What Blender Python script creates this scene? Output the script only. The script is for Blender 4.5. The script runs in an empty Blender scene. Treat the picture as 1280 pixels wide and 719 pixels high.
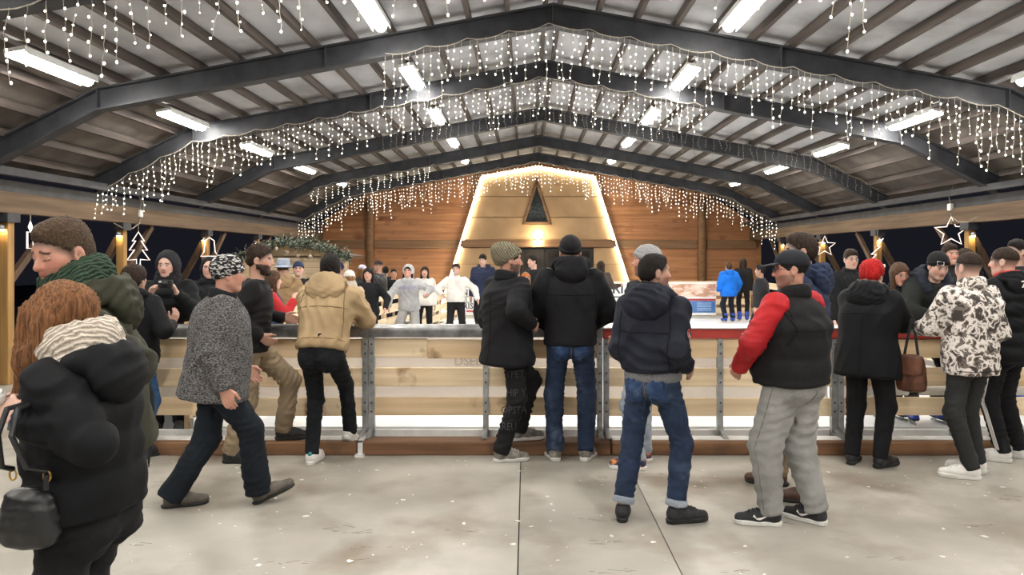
import bpy, bmesh, math, random
import numpy as np
from mathutils import Vector, Matrix, Euler
from mathutils.bvhtree import BVHTree

random.seed(7)
rng = np.random.RandomState(11)
scene = bpy.context.scene
COL = scene.collection

# ------------------------------------------------------------------ camera
FPX, VPX, VPY, CAMZ = 924.0, 658.0, 322.0, 1.63      # focal length (px), vanishing point, eye height
cam_data = bpy.data.cameras.new('camera')
cam_data.sensor_width = 36.0
cam_data.lens = FPX / 1280.0 * 36.0
cam_data.shift_x = -(VPX - 640.0) / 1280.0
cam_data.shift_y = -(359.5 - VPY) / 1280.0
cam_data.clip_start = 0.05
cam_data.clip_end = 300
cam = bpy.data.objects.new('camera', cam_data)
cam.location = (0, 0, CAMZ)
cam.rotation_euler = (math.pi / 2, 0, 0)
COL.objects.link(cam)
scene.camera = cam

# ------------------------------------------------------------------ world + exposure
world = bpy.data.worlds.new('night')
scene.world = world
world.use_nodes = True
bgn = world.node_tree.nodes['Background']
bgn.inputs[0].default_value = (0.006, 0.006, 0.009, 1)
bgn.inputs[1].default_value = 0.6
vs = scene.view_settings
vs.view_transform = 'Standard'
try:
    vs.look = 'None'
except Exception:
    pass
vs.gamma = 1.0
vs.use_curve_mapping = False
vs.exposure = 1.35
LAMP_E = 46.0          # emission of the roof tubes

# ------------------------------------------------------------------ small helpers
def X(px, d): return (px - VPX) * d / FPX
def Z(py, d): return CAMZ - (py - VPY) * d / FPX

def tag(o, label=None, cat=None, group=None, kind=None):
    if label: o['label'] = label
    if cat: o['category'] = cat
    if group: o['group'] = group
    if kind: o['kind'] = kind
    return o

def empty(name, loc, rz=0.0):
    o = bpy.data.objects.new(name, None)
    o.empty_display_size = 0.1
    o.location = loc
    o.rotation_euler = (0, 0, rz)
    COL.objects.link(o)
    return o

def link(name, me, mat=None, parent=None, loc=None):
    o = bpy.data.objects.new(name, me)
    COL.objects.link(o)
    if mat is not None:
        if len(me.materials) == 0:
            me.materials.append(mat)
        elif me.materials[0] != mat:
            o.material_slots[0].link = 'OBJECT'
            o.material_slots[0].material = mat
    if parent is not None: o.parent = parent
    if loc is not None: o.location = loc
    return o

class MB:
    def __init__(s): s.v = []; s.f = []
    def add(s, vs_, fs_):
        n = len(s.v); s.v += [tuple(p) for p in vs_]; s.f += [tuple(i + n for i in f) for f in fs_]; return s
    def box(s, x0, x1, y0, y1, z0, z1):
        return s.add([(x0,y0,z0),(x1,y0,z0),(x1,y1,z0),(x0,y1,z0),(x0,y0,z1),(x1,y0,z1),(x1,y1,z1),(x0,y1,z1)],
              [(0,3,2,1),(4,5,6,7),(0,1,5,4),(1,2,6,5),(2,3,7,6),(3,0,4,7)])
    def hexa(s, p):
        return s.add(p, [(0,3,2,1),(4,5,6,7),(0,1,5,4),(1,2,6,5),(2,3,7,6),(3,0,4,7)])
    def beam(s, a, b, w, h, up=(0,0,1)):
        a = Vector(a); b = Vector(b); d = (b - a).normalized(); up = Vector(up)
        r = d.cross(up)
        if r.length < 1e-4: r = d.cross(Vector((0,1,0)))
        r.normalize(); u = r.cross(d).normalized()
        r *= w/2; u *= h/2
        return s.add([a-r-u, a+r-u, b+r-u, b-r-u, a-r+u, a+r+u, b+r+u, b-r+u],
              [(0,3,2,1),(4,5,6,7),(0,1,5,4),(1,2,6,5),(2,3,7,6),(3,0,4,7)])
    def tube(s, pts, r, n=6, cap=True, closed=False):
        pts = [Vector(p) for p in pts]; m = len(pts); base = len(s.v)
        rr = r if hasattr(r, '__len__') else [r]*m
        prev = None
        for i, p in enumerate(pts):
            if closed: d = pts[(i+1)%m] - pts[(i-1)%m]
            else: d = pts[min(i+1, m-1)] - pts[max(i-1, 0)]
            if d.length < 1e-9: d = Vector((0,0,1))
            d.normalize()
            if prev is None:
                a = d.orthogonal().normalized()
            else:
                a = prev - d*prev.dot(d)
                if a.length < 1e-6: a = d.orthogonal()
                a.normalize()
            prev = a; b = d.cross(a)
            for k in range(n):
                t = 2*math.pi*k/n
                s.v.append(tuple(p + (a*math.cos(t) + b*math.sin(t))*rr[i]))
        rings = m if closed else m-1
        for i in range(rings):
            for k in range(n):
                i2 = (i+1) % m
                s.f.append((base+i*n+k, base+i*n+(k+1)%n, base+i2*n+(k+1)%n, base+i2*n+k))
        if cap and not closed:
            s.f.append(tuple(base+k for k in range(n))[::-1])
            s.f.append(tuple(base+(m-1)*n+k for k in range(n)))
        return s
    def lathe(s, prof, n=16, o=(0,0,0)):
        base = len(s.v)
        for r, z in prof:
            for k in range(n):
                t = 2*math.pi*k/n
                s.v.append((o[0]+r*math.cos(t), o[1]+r*math.sin(t), o[2]+z))
        for i in range(len(prof)-1):
            for k in range(n):
                s.f.append((base+i*n+k, base+i*n+(k+1)%n, base+(i+1)*n+(k+1)%n, base+(i+1)*n+k))
        s.f.append(tuple(base+k for k in range(n))[::-1])
        s.f.append(tuple(base+(len(prof)-1)*n+k for k in range(n)))
        return s
    def prism(s, poly, y0, y1):          # poly in (x, z), extruded along y
        n = len(poly); base = len(s.v)
        s.v += [(x, y0, z) for x, z in poly] + [(x, y1, z) for x, z in poly]
        s.f.append(tuple(base+i for i in range(n)))
        s.f.append(tuple(base+n+i for i in range(n))[::-1])
        for i in range(n):
            j = (i+1) % n
            s.f.append((base+j, base+i, base+n+i, base+n+j))
        return s
    def mesh(s, name, smooth=False):
        me = bpy.data.meshes.new(name)
        me.from_pydata(s.v, [], s.f)
        if smooth: me.shade_smooth()
        me.update()
        return me
    def build(s, name, mat, parent=None, smooth=False, bevel=0.0, loc=None, fix=False):
        me = s.mesh(name, smooth)
        if bevel > 0 or fix:
            bm = bmesh.new(); bm.from_mesh(me)
            if fix: bmesh.ops.recalc_face_normals(bm, faces=bm.faces)
            if bevel > 0:
                bmesh.ops.bevel(bm, geom=list(bm.edges), offset=bevel, segments=1, affect='EDGES', clamp_overlap=True)
            bm.to_mesh(me); bm.free()
        return link(name, me, mat, parent, loc)

# ------------------------------------------------------------------ materials
MATS = {}
def newmat(name):
    m = bpy.data.materials.new(name); m.use_nodes = True
    return m, m.node_tree.nodes, m.node_tree.links, m.node_tree.nodes['Principled BSDF']

def lin(c):
    """sRGB 0-255 -> linear"""
    out = []
    for v in c:
        v = v/255.0
        out.append(v/12.92 if v <= 0.04045 else ((v+0.055)/1.055)**2.4)
    return (out[0], out[1], out[2], 1.0)

def noisy(name, c1, c2, scale=8.0, rough=0.7, bump=0.0, bscale=60.0, stretch=(1,1,1), metallic=0.0, detail=4.0, lo=0.35, hi=0.65, spec=0.5, c3=None, scale3=3.0, lo3=0.55, hi3=0.75):
    if name in MATS: return MATS[name]
    m, N, L, B = newmat(name)
    tc = N.new('ShaderNodeTexCoord'); mp = N.new('ShaderNodeMapping')
    mp.inputs['Scale'].default_value = stretch
    oi = N.new('ShaderNodeObjectInfo'); ml = N.new('ShaderNodeMath'); ml.operation = 'MULTIPLY'; ml.inputs[1].default_value = 23.0
    L.new(oi.outputs['Random'], ml.inputs[0])
    va = N.new('ShaderNodeVectorMath'); va.operation = 'ADD'
    L.new(tc.outputs['Object'], va.inputs[0]); L.new(ml.outputs[0], va.inputs[1]); L.new(va.outputs[0], mp.inputs[0])
    no = N.new('ShaderNodeTexNoise'); no.inputs['Scale'].default_value = scale; no.inputs['Detail'].default_value = detail
    L.new(mp.outputs[0], no.inputs['Vector'])
    cr = N.new('ShaderNodeValToRGB')
    cr.color_ramp.elements[0].position = lo; cr.color_ramp.elements[1].position = hi
    cr.color_ramp.elements[0].color = c1; cr.color_ramp.elements[1].color = c2
    L.new(no.outputs[0], cr.inputs[0])
    out = cr.outputs[0]
    if c3 is not None:
        n3 = N.new('ShaderNodeTexNoise'); n3.inputs['Scale'].default_value = scale3; n3.inputs['Detail'].default_value = 6
        L.new(va.outputs[0], n3.inputs['Vector'])
        r3 = N.new('ShaderNodeMapRange'); r3.inputs[1].default_value = lo3; r3.inputs[2].default_value = hi3
        L.new(n3.outputs[0], r3.inputs[0])
        mx = N.new('ShaderNodeMix'); mx.data_type = 'RGBA'
        L.new(r3.outputs[0], mx.inputs[0]); L.new(out, mx.inputs[6]); mx.inputs[7].default_value = c3
        out = mx.outputs[2]
    L.new(out, B.inputs['Base Color'])
    B.inputs['Roughness'].default_value = rough
    B.inputs['Metallic'].default_value = metallic
    B.inputs['Specular IOR Level'].default_value = spec
    if bump > 0:
        nb = N.new('ShaderNodeTexNoise'); nb.inputs['Scale'].default_value = bscale; nb.inputs['Detail'].default_value = 3
        L.new(mp.outputs[0], nb.inputs['Vector'])
        bp = N.new('ShaderNodeBump'); bp.inputs['Strength'].default_value = bump; bp.inputs['Distance'].default_value = 0.01
        L.new(nb.outputs[0], bp.inputs['Height']); L.new(bp.outputs[0], B.inputs['Normal'])
    MATS[name] = m
    return m

def emis(name, col, strength, sample=True, base=(0.8,0.8,0.8,1)):
    if name in MATS: return MATS[name]
    m, N, L, B = newmat(name)
    B.inputs['Base Color'].default_value = base
    B.inputs['Emission Color'].default_value = col
    B.inputs['Emission Strength'].default_value = strength
    if not sample:
        try: m.cycles.emission_sampling = 'NONE'
        except Exception: pass
    MATS[name] = m
    return m

def dk(c, f): return (c[0]*f, c[1]*f, c[2]*f, 1)

def fabric(name, rgb, var=0.75, rough=0.85, bump=0.35, bscale=25, scale=5, stretch=(1,1,1), spec=0.25):
    c = lin(rgb)
    return noisy('fabric_'+name, dk(c, var), dk(c, 1.12), scale=scale, rough=rough, bump=bump, bscale=bscale, stretch=stretch, spec=spec)

def wood(name, rgb1, rgb2, axis='x', scale=3.0, rough=0.65, knots=None):
    st = {'x': (0.25, 5, 5), 'y': (5, 0.25, 5), 'z': (5, 5, 0.25)}[axis]
    return noisy('wood_'+name, lin(rgb1), lin(rgb2), scale=scale, rough=rough, bump=0.15, bscale=12, stretch=st, detail=6, c3=(lin(knots) if knots else None), scale3=2.5, lo3=0.62, hi3=0.75)
# ------------------------------------------------------------------ measures of the hall
RX = 0.32                    # ridge line
KNEE, EAVE = 5.45, 7.0       # half widths
ZR, ZK, ZE = 4.40, 3.39, 2.60  # underside of the frames at ridge, knee, eave
BD = 0.27                    # frame depth
WALL_Y = 24.0
ROOF_Y0 = -12.0
FRAMES = [-10.6, -7.1, -3.6, 0.6, 5.9, 8.9, 11.45, 15.0, 18.4, 21.4]
LAMPS = [-9.8, -6.9, -3.98, -1.05, 1.88, 4.81, 7.74, 10.67, 13.6, 16.5, 19.45]  # rearmost three rows added behind the camera for more frontal light
def zbot(u):
    u = abs(u)
    return ZR + (ZK-ZR)*u/KNEE if u <= KNEE else ZK + (ZE-ZK)*(u-KNEE)/(EAVE-KNEE)

M_conc = noisy('concrete', lin((148,143,133)), lin((180,175,165)), scale=1.3, rough=0.42, bump=0.06, bscale=30, detail=8, c3=lin((126,115,101)), scale3=1.7, lo3=0.5, hi3=0.72, spec=0.4)
M_asph = noisy('asphalt', lin((38,37,36)), lin((55,53,50)), scale=9, rough=0.9, bump=0.3)
M_ice = noisy('ice', lin((226,230,232)), lin((246,248,248)), scale=1.5, rough=0.28, bump=0.03, bscale=14, detail=7)
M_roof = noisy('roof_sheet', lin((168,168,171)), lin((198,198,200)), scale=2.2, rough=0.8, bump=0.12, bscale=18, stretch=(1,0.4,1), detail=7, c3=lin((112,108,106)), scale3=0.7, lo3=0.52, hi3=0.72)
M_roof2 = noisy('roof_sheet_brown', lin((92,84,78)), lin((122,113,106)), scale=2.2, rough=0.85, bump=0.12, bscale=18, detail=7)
M_purl = wood('purlin', (68,60,55), (92,82,76), 'y', rough=0.8)
M_steel = noisy('dark_steel', lin((46,47,51)), lin((64,65,69)), scale=4, rough=0.55, bump=0.03, detail=5, spec=0.4)
M_eave = wood('eave_beam', (84,66,48), (110,88,66), 'y', rough=0.75)
M_post = wood('post', (132,98,52), (168,130,76), 'z', rough=0.7)
M_postd = wood('post_dark', (70,52,38), (92,70,52), 'z', rough=0.8)
M_wallw = noisy('wall_boards', lin((166,112,72)), lin((200,142,96)), scale=1.6, rough=0.55, bump=0.2, bscale=7, stretch=(0.3,1,6), detail=7, c3=lin((134,84,52)), scale3=1.4, lo3=0.58, hi3=0.72)
M_wallt = wood('wall_timber', (126,94,64), (150,114,80), 'x', rough=0.6)
M_tan = noisy('tan_panel', lin((162,130,92)), lin((184,152,112)), scale=1.2, rough=0.5, bump=0.05, bscale=6, detail=6)
M_dark = noisy('dark_opening', lin((26,24,24)), lin((36,33,32)), scale=3, rough=0.6)
M_galv = noisy('galvanised', lin((150,152,152)), lin((184,186,186)), scale=14, rough=0.42, metallic=0.55, detail=6)
M_rail = noisy('rail_metal', lin((104,104,103)), lin((142,142,141)), scale=9, rough=0.36, metallic=0.6, detail=6)
M_plank = noisy('pine_plank', lin((220,194,156)), lin((242,222,188)), scale=2.4, rough=0.6, bump=0.12, bscale=10, stretch=(0.35,6,7), detail=7, c3=lin((150,108,68)), scale3=3.2, lo3=0.63, hi3=0.74)
M_plank2 = noisy('pine_plank_aged', lin((206,178,138)), lin((230,204,166)), scale=2.4, rough=0.65, bump=0.12, bscale=10, stretch=(0.35,6,7), detail=7, c3=lin((122,86,56)), scale3=3.2, lo3=0.6, hi3=0.74)
M_curb = noisy('curb_wood', lin((104,72,48)), lin((140,102,70)), scale=2.2, rough=0.7, bump=0.2, bscale=10, stretch=(0.35,5,6), detail=7, c3=lin((74,52,38)), scale3=2.5)
M_frost = noisy('frost_white', lin((214,212,206)), lin((236,236,233)), scale=6, rough=0.6, bump=0.1)
M_tarp = noisy('tarp_white', lin((236,232,227)), lin((246,244,241)), scale=1.5, rough=0.55, bump=0.12, bscale=4)
def translucent(m, amt):
    N, L = m.node_tree.nodes, m.node_tree.links; B = N['Principled BSDF']; out = N['Material Output']
    t = N.new('ShaderNodeBsdfTranslucent'); t.inputs[0].default_value = (0.9, 0.86, 0.82, 1); mx = N.new('ShaderNodeMixShader'); mx.inputs[0].default_value = amt
    L.new(B.outputs[0], mx.inputs[1]); L.new(t.outputs[0], mx.inputs[2]); L.new(mx.outputs[0], out.inputs[0])
translucent(M_tarp, 0.5)
M_redb = noisy('red_board', lin((146,42,36)), lin((168,56,46)), scale=5, rough=0.5, bump=0.04)
M_white = noisy('white_plastic', lin((226,226,224)), lin((238,238,236)), scale=5, rough=0.45)
M_black = noisy('black_plastic', lin((22,22,23)), lin((30,30,31)), scale=9, rough=0.5)
M_gold = noisy('gold_metal', lin((190,150,80)), lin((215,178,104)), scale=9, rough=0.3, metallic=0.9)
M_lamp = emis('lamp_glow', (1.0, 0.968, 0.912, 1), LAMP_E)
M_led = emis('led_strip', (1.0, 0.90, 0.68, 1), 12.0)
M_bulb = emis('bulb_lit', (1.0, 0.92, 0.76, 1), 4.2, sample=False)
M_bulboff = noisy('bulb_unlit', lin((150,148,142)), lin((176,172,164)), scale=9, rough=0.3)
M_wire = noisy('wire_pale', lin((150,142,128)), lin((172,164,150)), scale=20, rough=0.6)
M_neon = emis('neon_tube', (1.0, 0.72, 0.60, 1), 0.5, sample=False)
M_neoncool = emis('neon_tube_white', (1.0, 0.90, 0.80, 1), 0.7, sample=False)
M_warmlamp = emis('warm_lamp', (1.0, 0.76, 0.36, 1), 60.0)

# ------------------------------------------------------------------ floor, ice, night ground
fl = MB().box(-30, 30, -14, 45, -0.30, -0.03).build('floor', M_asph)
tag(fl, 'dark ground under and around the open hall', 'floor', kind='structure')
xs = [-7.4, -4.6, -0.045, 0.80, 4.6, 8.0]
for i in range(5):
    MB().box(xs[i]+0.0035, xs[i+1]-0.0035, -12.5, 6.5, -0.03, 0.0).build('floor_slab', M_conc, fl)
for i in range(2):
    MB().box([-7.4, 5.9][i], [-3.9, 8.0][i], 6.507, 24.0, -0.03, 0.0).build('floor_slab', M_conc, fl)
MB().box(-3.9, 5.9, 18.75, 24.0, -0.03, 0.0).build('floor_slab', M_conc, fl)

ICE = [(-2.98, 6.62), (5.30, 6.62), (5.55, 18.35), (-1.62, 18.35)]
mb = MB(); mb.v = [(x, y, -0.02) for x, y in ICE] + [(x, y, 0.115) for x, y in ICE]
mb.f = [(3,2,1,0), (4,5,6,7), (0,1,5,4), (1,2,6,5), (2,3,7,6), (3,0,4,7)]
ice = mb.build('ice_floor', M_ice); tag(ice, 'white skating rink ice inside the plank barriers', 'ice', kind='structure')

# ------------------------------------------------------------------ roof
mb = MB(); us = [-EAVE-0.25, -KNEE, 0, KNEE, EAVE+0.25]
PT = 0.10                                        # purlin height
def ztop(u): return zbot(u) + BD + PT
def ceil_strip(name, u0, u1, mat, parent=None):
    m = MB(); a = (RX+u0, ztop(u0)); b = (RX+u1, ztop(u1))
    m.prism([(a[0], a[1]+0.002), (b[0], b[1]+0.002), (b[0], b[1]+0.05), (a[0], a[1]+0.05)], ROOF_Y0, WALL_Y)
    return m.build(name, mat, parent, fix=True)
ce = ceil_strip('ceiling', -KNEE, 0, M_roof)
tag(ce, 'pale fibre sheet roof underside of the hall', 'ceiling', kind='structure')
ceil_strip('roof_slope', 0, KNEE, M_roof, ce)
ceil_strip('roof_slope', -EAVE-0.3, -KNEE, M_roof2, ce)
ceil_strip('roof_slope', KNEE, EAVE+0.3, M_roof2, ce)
pm = MB().box(-0.028, 0.028, ROOF_Y0, WALL_Y-0.02, 0, PT).mesh('purlin')
us = [0.09 + 0.462*i for i in range(12)] + [5.72, 6.15, 6.58, 6.98]
for u in us:
    for sgn in (-1, 1):
        o = link('purlin', pm, M_purl, ce, (RX+sgn*u, 0, zbot(u)+BD-0.004))
for n, fy in enumerate(FRAMES):
    m = MB(); w = 0.09; ft = 0.022
    pts = [-EAVE, -KNEE, 0, KNEE, EAVE]
    for i in range(4):
        u0, u1 = pts[i], pts[i+1]
        x0, x1, z0, z1 = RX+u0, RX+u1, zbot(u0), zbot(u1)
        for (dz0, dz1, hw) in ((0, ft, w), (BD-ft, BD, w), (ft, BD-ft, 0.014)):
            m.hexa([(x0,fy-hw,z0+dz0),(x1,fy-hw,z1+dz0),(x1,fy+hw,z1+dz0),(x0,fy+hw,z0+dz0),
                    (x0,fy-hw,z0+dz1),(x1,fy-hw,z1+dz1),(x1,fy+hw,z1+dz1),(x0,fy+hw,z0+dz1)])
    for u in (0, -KNEE, KNEE, -KNEE/2, KNEE/2):      # stiffener plates
        m.box(RX+u-0.008, RX+u+0.008, fy-w*0.95, fy+w*0.95, zbot(u)+ft, zbot(u)+BD-ft)
    o = m.build('roof_frame', M_steel)
    nm = {4: 'dark steel roof frame nearest the camera, at the top left corner', 5: 'dark steel roof frame with the wide icicle lights just past the barrier',
          6: 'second dark steel roof frame beyond the barrier', 7: 'dark steel roof frame hung with unlit icicle lights',
          8: 'dark steel roof frame behind the unlit icicle lights', 9: 'dark steel roof frame nearest the wooden back wall'}.get(n, 'dark steel roof frame over the camera side floor, %s from the back' % ['first','second','third','fourth','x','x','x','x','x','x'][n])
    tag(o, nm, 'roof frame', kind='structure')
    if n < 4: o['group'] = 'roof frames behind the camera'

# eave beams, gutters, posts, braces
for sgn, side in ((-1, 'left'), (1, 'right')):
    xe = RX + sgn*(EAVE+0.0)
    o = MB().box(xe-0.08, xe+0.08, ROOF_Y0, WALL_Y+0.1, 2.20, 2.47).build('trim_1' if sgn < 0 else 'trim_2', M_eave, bevel=0.006)
    tag(o, 'long brown timber eave beam along the %s side' % side, 'beam', kind='structure')
    MB().box(xe-0.05, xe+0.05, ROOF_Y0, WALL_Y, 2.47, 2.62).build('wall_plate', M_steel, o)
    MB().box(xe-sgn*0.20-0.05, xe-sgn*0.20+0.05, ROOF_Y0, WALL_Y, 2.66, 2.76).build('cable_tray', M_steel, o)
    for k, yp in enumerate([6.4, 9.5, 12.2, 15.4, 18.3, 21.2]):
        p = empty('timber_post', (xe, yp, 0))
        tag(p, ['timber post at the %s eave level with the plank barrier', 'lit timber post at the %s eave, first beyond the barrier', 'lit timber post at the %s eave, second beyond the barrier',
                'lit timber post at the %s eave, third beyond the barrier', 'lit timber post at the %s eave, fourth beyond the barrier', 'lit timber post at the %s eave, nearest the back wall'][k] % side, 'post', 'posts along the eaves')
        MB().box(-0.06, 0.06, -0.06, 0.06, 0, 2.10).build('shaft', M_post, p, bevel=0.006)
        MB().box(-0.10, 0.10, -0.12, 0.12, 2.08, 2.20).build('head_block', M_steel, p, bevel=0.006)
        MB().beam((sgn*0.05, 0.0, 1.95), (sgn*1.15, 0.1, 0.02), 0.10, 0.10).build('brace', M_postd, p)
        MB().beam((sgn*0.02, 0.05, 1.30), (sgn*0.02, 1.0, 2.18), 0.07, 0.09).build('brace', M_postd, p)
        lf = MB().lathe([(0.035,0.0),(0.035,0.05),(0.02,0.06)], 10, (-sgn*0.0, -0.10, 1.985)).build('lamp_housing', M_galv, p, smooth=True)
        MB().lathe([(0.005,-0.012),(0.028,-0.008),(0.03,0.0)], 10, (-sgn*0.0, -0.10, 1.985)).build('lamp_lens', M_warmlamp, lf)

# ------------------------------------------------------------------ roof lamps
def roof_lamp(u, y, label):
    z = zbot(u) + BD - 0.12
    sl = math.atan2(zbot(abs(u)+0.1)-zbot(abs(u)), 0.1)*(1 if u > 0 else -1)
    e = empty('roof_lamp', (RX+u, y, z)); e.rotation_euler = (0, -sl, 0)
    tag(e, label, 'lamp', 'tube lamps under the roof')
    MB().box(-0.105, 0.105, -0.61, 0.61, 0.045, 0.085).box(-0.105, -0.095, -0.61, 0.61, 0.012, 0.045).box(0.095, 0.105, -0.61, 0.61, 0.012, 0.045).build('housing', M_white, e)  # side lips added to keep the tube light off nearby roof sheets
    m = MB(); pr = []
    for k in range(9):
        t = math.pi*k/8; pr.append((0.066*math.cos(t), 0.045-0.062*math.sin(t)))
    m.prism(pr, -0.585, 0.585); m.build('diffuser', M_lamp, e, fix=True)
    MB().beam((0,-0.4,0.08),(0,-0.4,0.14),0.02,0.02,(0,1,0)).beam((0,0.4,0.08),(0,0.4,0.14),0.02,0.02,(0,1,0)).build('hanger', M_steel, e)
order = ['first', 'second', 'third', 'fourth', 'fifth']
for k, y in enumerate(LAMPS):
    for u, nm in ((-5.25, 'outer left'), (-1.95, 'inner left'), (1.95, 'inner right'), (5.25, 'outer right')):
        lb = 'glowing tube lamp in the %s row under the roof, %s from the camera' % (nm, order[k-6]) if k >= 6 else 'unseen tube lamp, %s row above the camera side floor, %s from the barrier' % (nm, (order+['sixth'])[5-k])
        roof_lamp(u, y, lb)

# ------------------------------------------------------------------ back wall
SB = FPX/WALL_Y
wb = MB().box(RX-EAVE-0.3, RX+EAVE+0.3, WALL_Y, WALL_Y+0.15, 0, 2.6)
wb.prism([(RX-EAVE-0.3, 2.6), (RX+EAVE+0.3, 2.6), (RX+KNEE, ztop(KNEE)), (RX, ztop(0)), (RX-KNEE, ztop(KNEE))], WALL_Y, WALL_Y+0.15)
wall = wb.build('wall_back', M_wallw, fix=True); tag(wall, 'orange brown boarded back wall of the hall', 'wall', kind='structure')
def wx(px): return X(px, WALL_Y)
def wz(py): return Z(py, WALL_Y)
# horizontal boards (each one a piece) between the timbers
bw = 0.145
def boards(x0, x1, z0, z1):
    n = max(1, int(round((z1-z0)/bw))); h = (z1-z0)/n
    me = MB().box(0, x1-x0, -0.03, 0, 0.004, h-0.004).mesh('wall_board')
    for i in range(n):
        link('wall_board', me, M_wallw, wall, (x0, WALL_Y - random.uniform(0, 0.006), z0+i*h))
for (a, b) in ((330, 457), (469, 600), (745, 871), (883, 945)):
    lo, hi = wx(a), wx(b)
    boards(lo, hi, 0.1, wz(311)); 
    zt = min(zbot(lo-RX), zbot(hi-RX))
    boards(lo, hi, wz(300), zt)
    MB().box(lo, hi, WALL_Y-0.10, WALL_Y, wz(311), wz(300)).build('wall_rail', M_wallt, wall, bevel=0.008)
for px in (463, 877):
    MB().lathe([(0.13,0.0),(0.13,wz(258)),(0.10,wz(252)),(0.03,wz(247))], 16, (wx(px), WALL_Y-0.10, 0)).build('wall_column', M_wallt, wall, smooth=True)
MB().box(wx(330)-0.2, wx(945)+0.2, WALL_Y-0.06, WALL_Y, 0, 0.12).build('baseboard_back', M_wallt, wall)

# A-shaped facade
fac = empty('chalet_facade', (0, 0, 0)); tag(fac, 'tan A-shaped chalet facade outlined with glowing light strip', 'facade')
YF = WALL_Y - 0.30; SF = FPX/YF
fx = lambda px: X(px, YF)
fz = lambda py: Z(py, YF)
def side(py): return (603 - (py-222)*40/128.0, 742 + (py-222)*41/128.0)
rows = [222, 246, 272, 300]
zfloor = VPY + CAMZ*SF
gap = 0.012
# core behind the panels
l0, r0 = side(222); l1, r1 = side(zfloor)
MB().prism([(fx(l1), 0.0), (fx(r1), 0.0), (fx(r0), fz(222)), (fx(672), fz(210)), (fx(l0), fz(222))], YF, WALL_Y-0.01).build('facade_core', M_wallt, fac, fix=True)
tri = [(655, 279), (687, 279), (671, 228)]
def panel(poly): 
    MB().prism([(fx(a), fz(b)) for a, b in poly], YF-0.05, YF-0.002).build('facade_panel', M_tan, fac, fix=True)
def tri_l(py): return 671 - (py-228)*16/51.0 - 2.5
def tri_r(py): return 671 + (py-228)*16/51.0 + 2.5
panel([(605, 222.5), (740, 222.5), (672, 211)])
g = 0.5
for i in range(3):
    a, b = rows[i]+g, rows[i+1]-g
    la, ra = side(a); lb, rb = side(b)
    if i == 0:
        panel([(la+1,a),(tri_l(228),a),(tri_l(228),228),(tri_l(b),b),(lb+1,b)]); panel([(tri_r(228),a),(ra-1,a),(rb-1,b),(tri_r(b),b),(tri_r(228),228)])
    elif i == 1:
        panel([(la+1,a),(tri_l(a),a),(tri_l(b),b),(lb+1,b)]); panel([(tri_r(a),a),(ra-1,a),(rb-1,b),(tri_r(b),b)])
    else:
        panel([(la+1,a),(tri_l(a),a),(tri_l(281),281),(tri_r(281),281),(tri_r(a),a),(ra-1,a),(rb-1,b),(lb+1,b)])
la, ra = side(301); lb, rb = side(309)
MB().prism([(fx(la-1),fz(300)),(fx(ra+1),fz(300)),(fx(rb+1),fz(309)),(fx(lb-1),fz(309))], YF-0.14, YF).build('facade_beam', M_wallt, fac, fix=True)
for (a, b) in ((310, 330), (330.6, 352), (352.6, zfloor)):
    la, ra = side(a); lb, rb = side(b)
    panel([(la+1,a),(650,a),(650,b),(lb+1,b)]); panel([(742,a),(ra-1,a),(rb-1,b),(742,b)])
# doorway
MB().box(fx(650), fx(742), YF-0.02, YF-0.003, 0, fz(310)).build('door_recess', M_dark, fac)
for a, b in ((652, 680), (682, 710), (712, 740)):
    d = MB().box(fx(a), fx(b), YF-0.06, YF-0.02, 0.02, fz(311)).build('door_leaf', M_dark, fac, bevel=0.006)
    MB().box(fx(a)+0.08, fx(b)-0.08, YF-0.066, YF-0.058, 1.0, fz(314)).build('door_pane', noisy('night_glass', lin((40,38,38)), lin((58,54,50)), scale=2, rough=0.08), d)
# triangular window
w = MB().prism([(fx(tri_l(279)+2.5),fz(278.5)),(fx(tri_r(279)-2.5),fz(278.5)),(fx(671),fz(229))], YF-0.02, YF-0.004).build('window_pane', noisy('night_glass2', lin((34,40,44)), lin((60,66,70)), scale=16, rough=0.08, detail=8), fac, fix=True)
fr = MB()
for p, q in ((tri[0], tri[1]), (tri[1], tri[2]), (tri[2], tri[0])):
    fr.beam((fx(p[0]), YF-0.05, fz(p[1])), (fx(q[0]), YF-0.05, fz(q[1])), 0.07, 0.07, (0,1,0))
fr.build('window_frame', M_wallt, fac)
# light strip along the outline
outl = [side(zfloor-6)[0], zfloor-6], [603, 222], [672, 210], [742, 222], [side(zfloor-6)[1], zfloor-6]
pts = [Vector((fx(a), YF-0.09, fz(b))) for a, b in outl]
for i in range(4):
    MB().beam(pts[i], pts[i+1], 0.085, 0.05, (0,1,0)).build('light_strip', M_led, fac)
    d = Vector((0, 0.055, 0)); MB().beam(pts[i]+d, pts[i+1]+d, 0.13, 0.05, (0,1,0)).build('strip_channel', M_tan, fac)
# wall lamp over the door
wl = empty('wall_lamp', (fx(672), YF-0.14, fz(300))); tag(wl, 'bright up and down wall lamp above the chalet door', 'lamp')
MB().lathe([(0.11,-0.03),(0.12,0.0),(0.11,0.03)], 16, (0,-0.10,0.02)).build('shade', M_galv, wl, smooth=True)
MB().box(-0.03,0.03,-0.06,0.0,0.0,0.04).build('bracket', M_galv, wl)
lm = emis('wall_lamp_glow', (1.0,0.86,0.58,1), 70.0)
MB().lathe([(0.03,0.0),(0.09,0.01),(0.085,0.05),(0.03,0.07)], 12, (0,-0.10,0.052)).build('upper_bulb', lm, wl, smooth=True)
MB().lathe([(0.03,-0.07),(0.085,-0.05),(0.09,-0.01),(0.03,0.0)], 12, (0,-0.10,-0.012)).build('lower_bulb', lm, wl, smooth=True)
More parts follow.
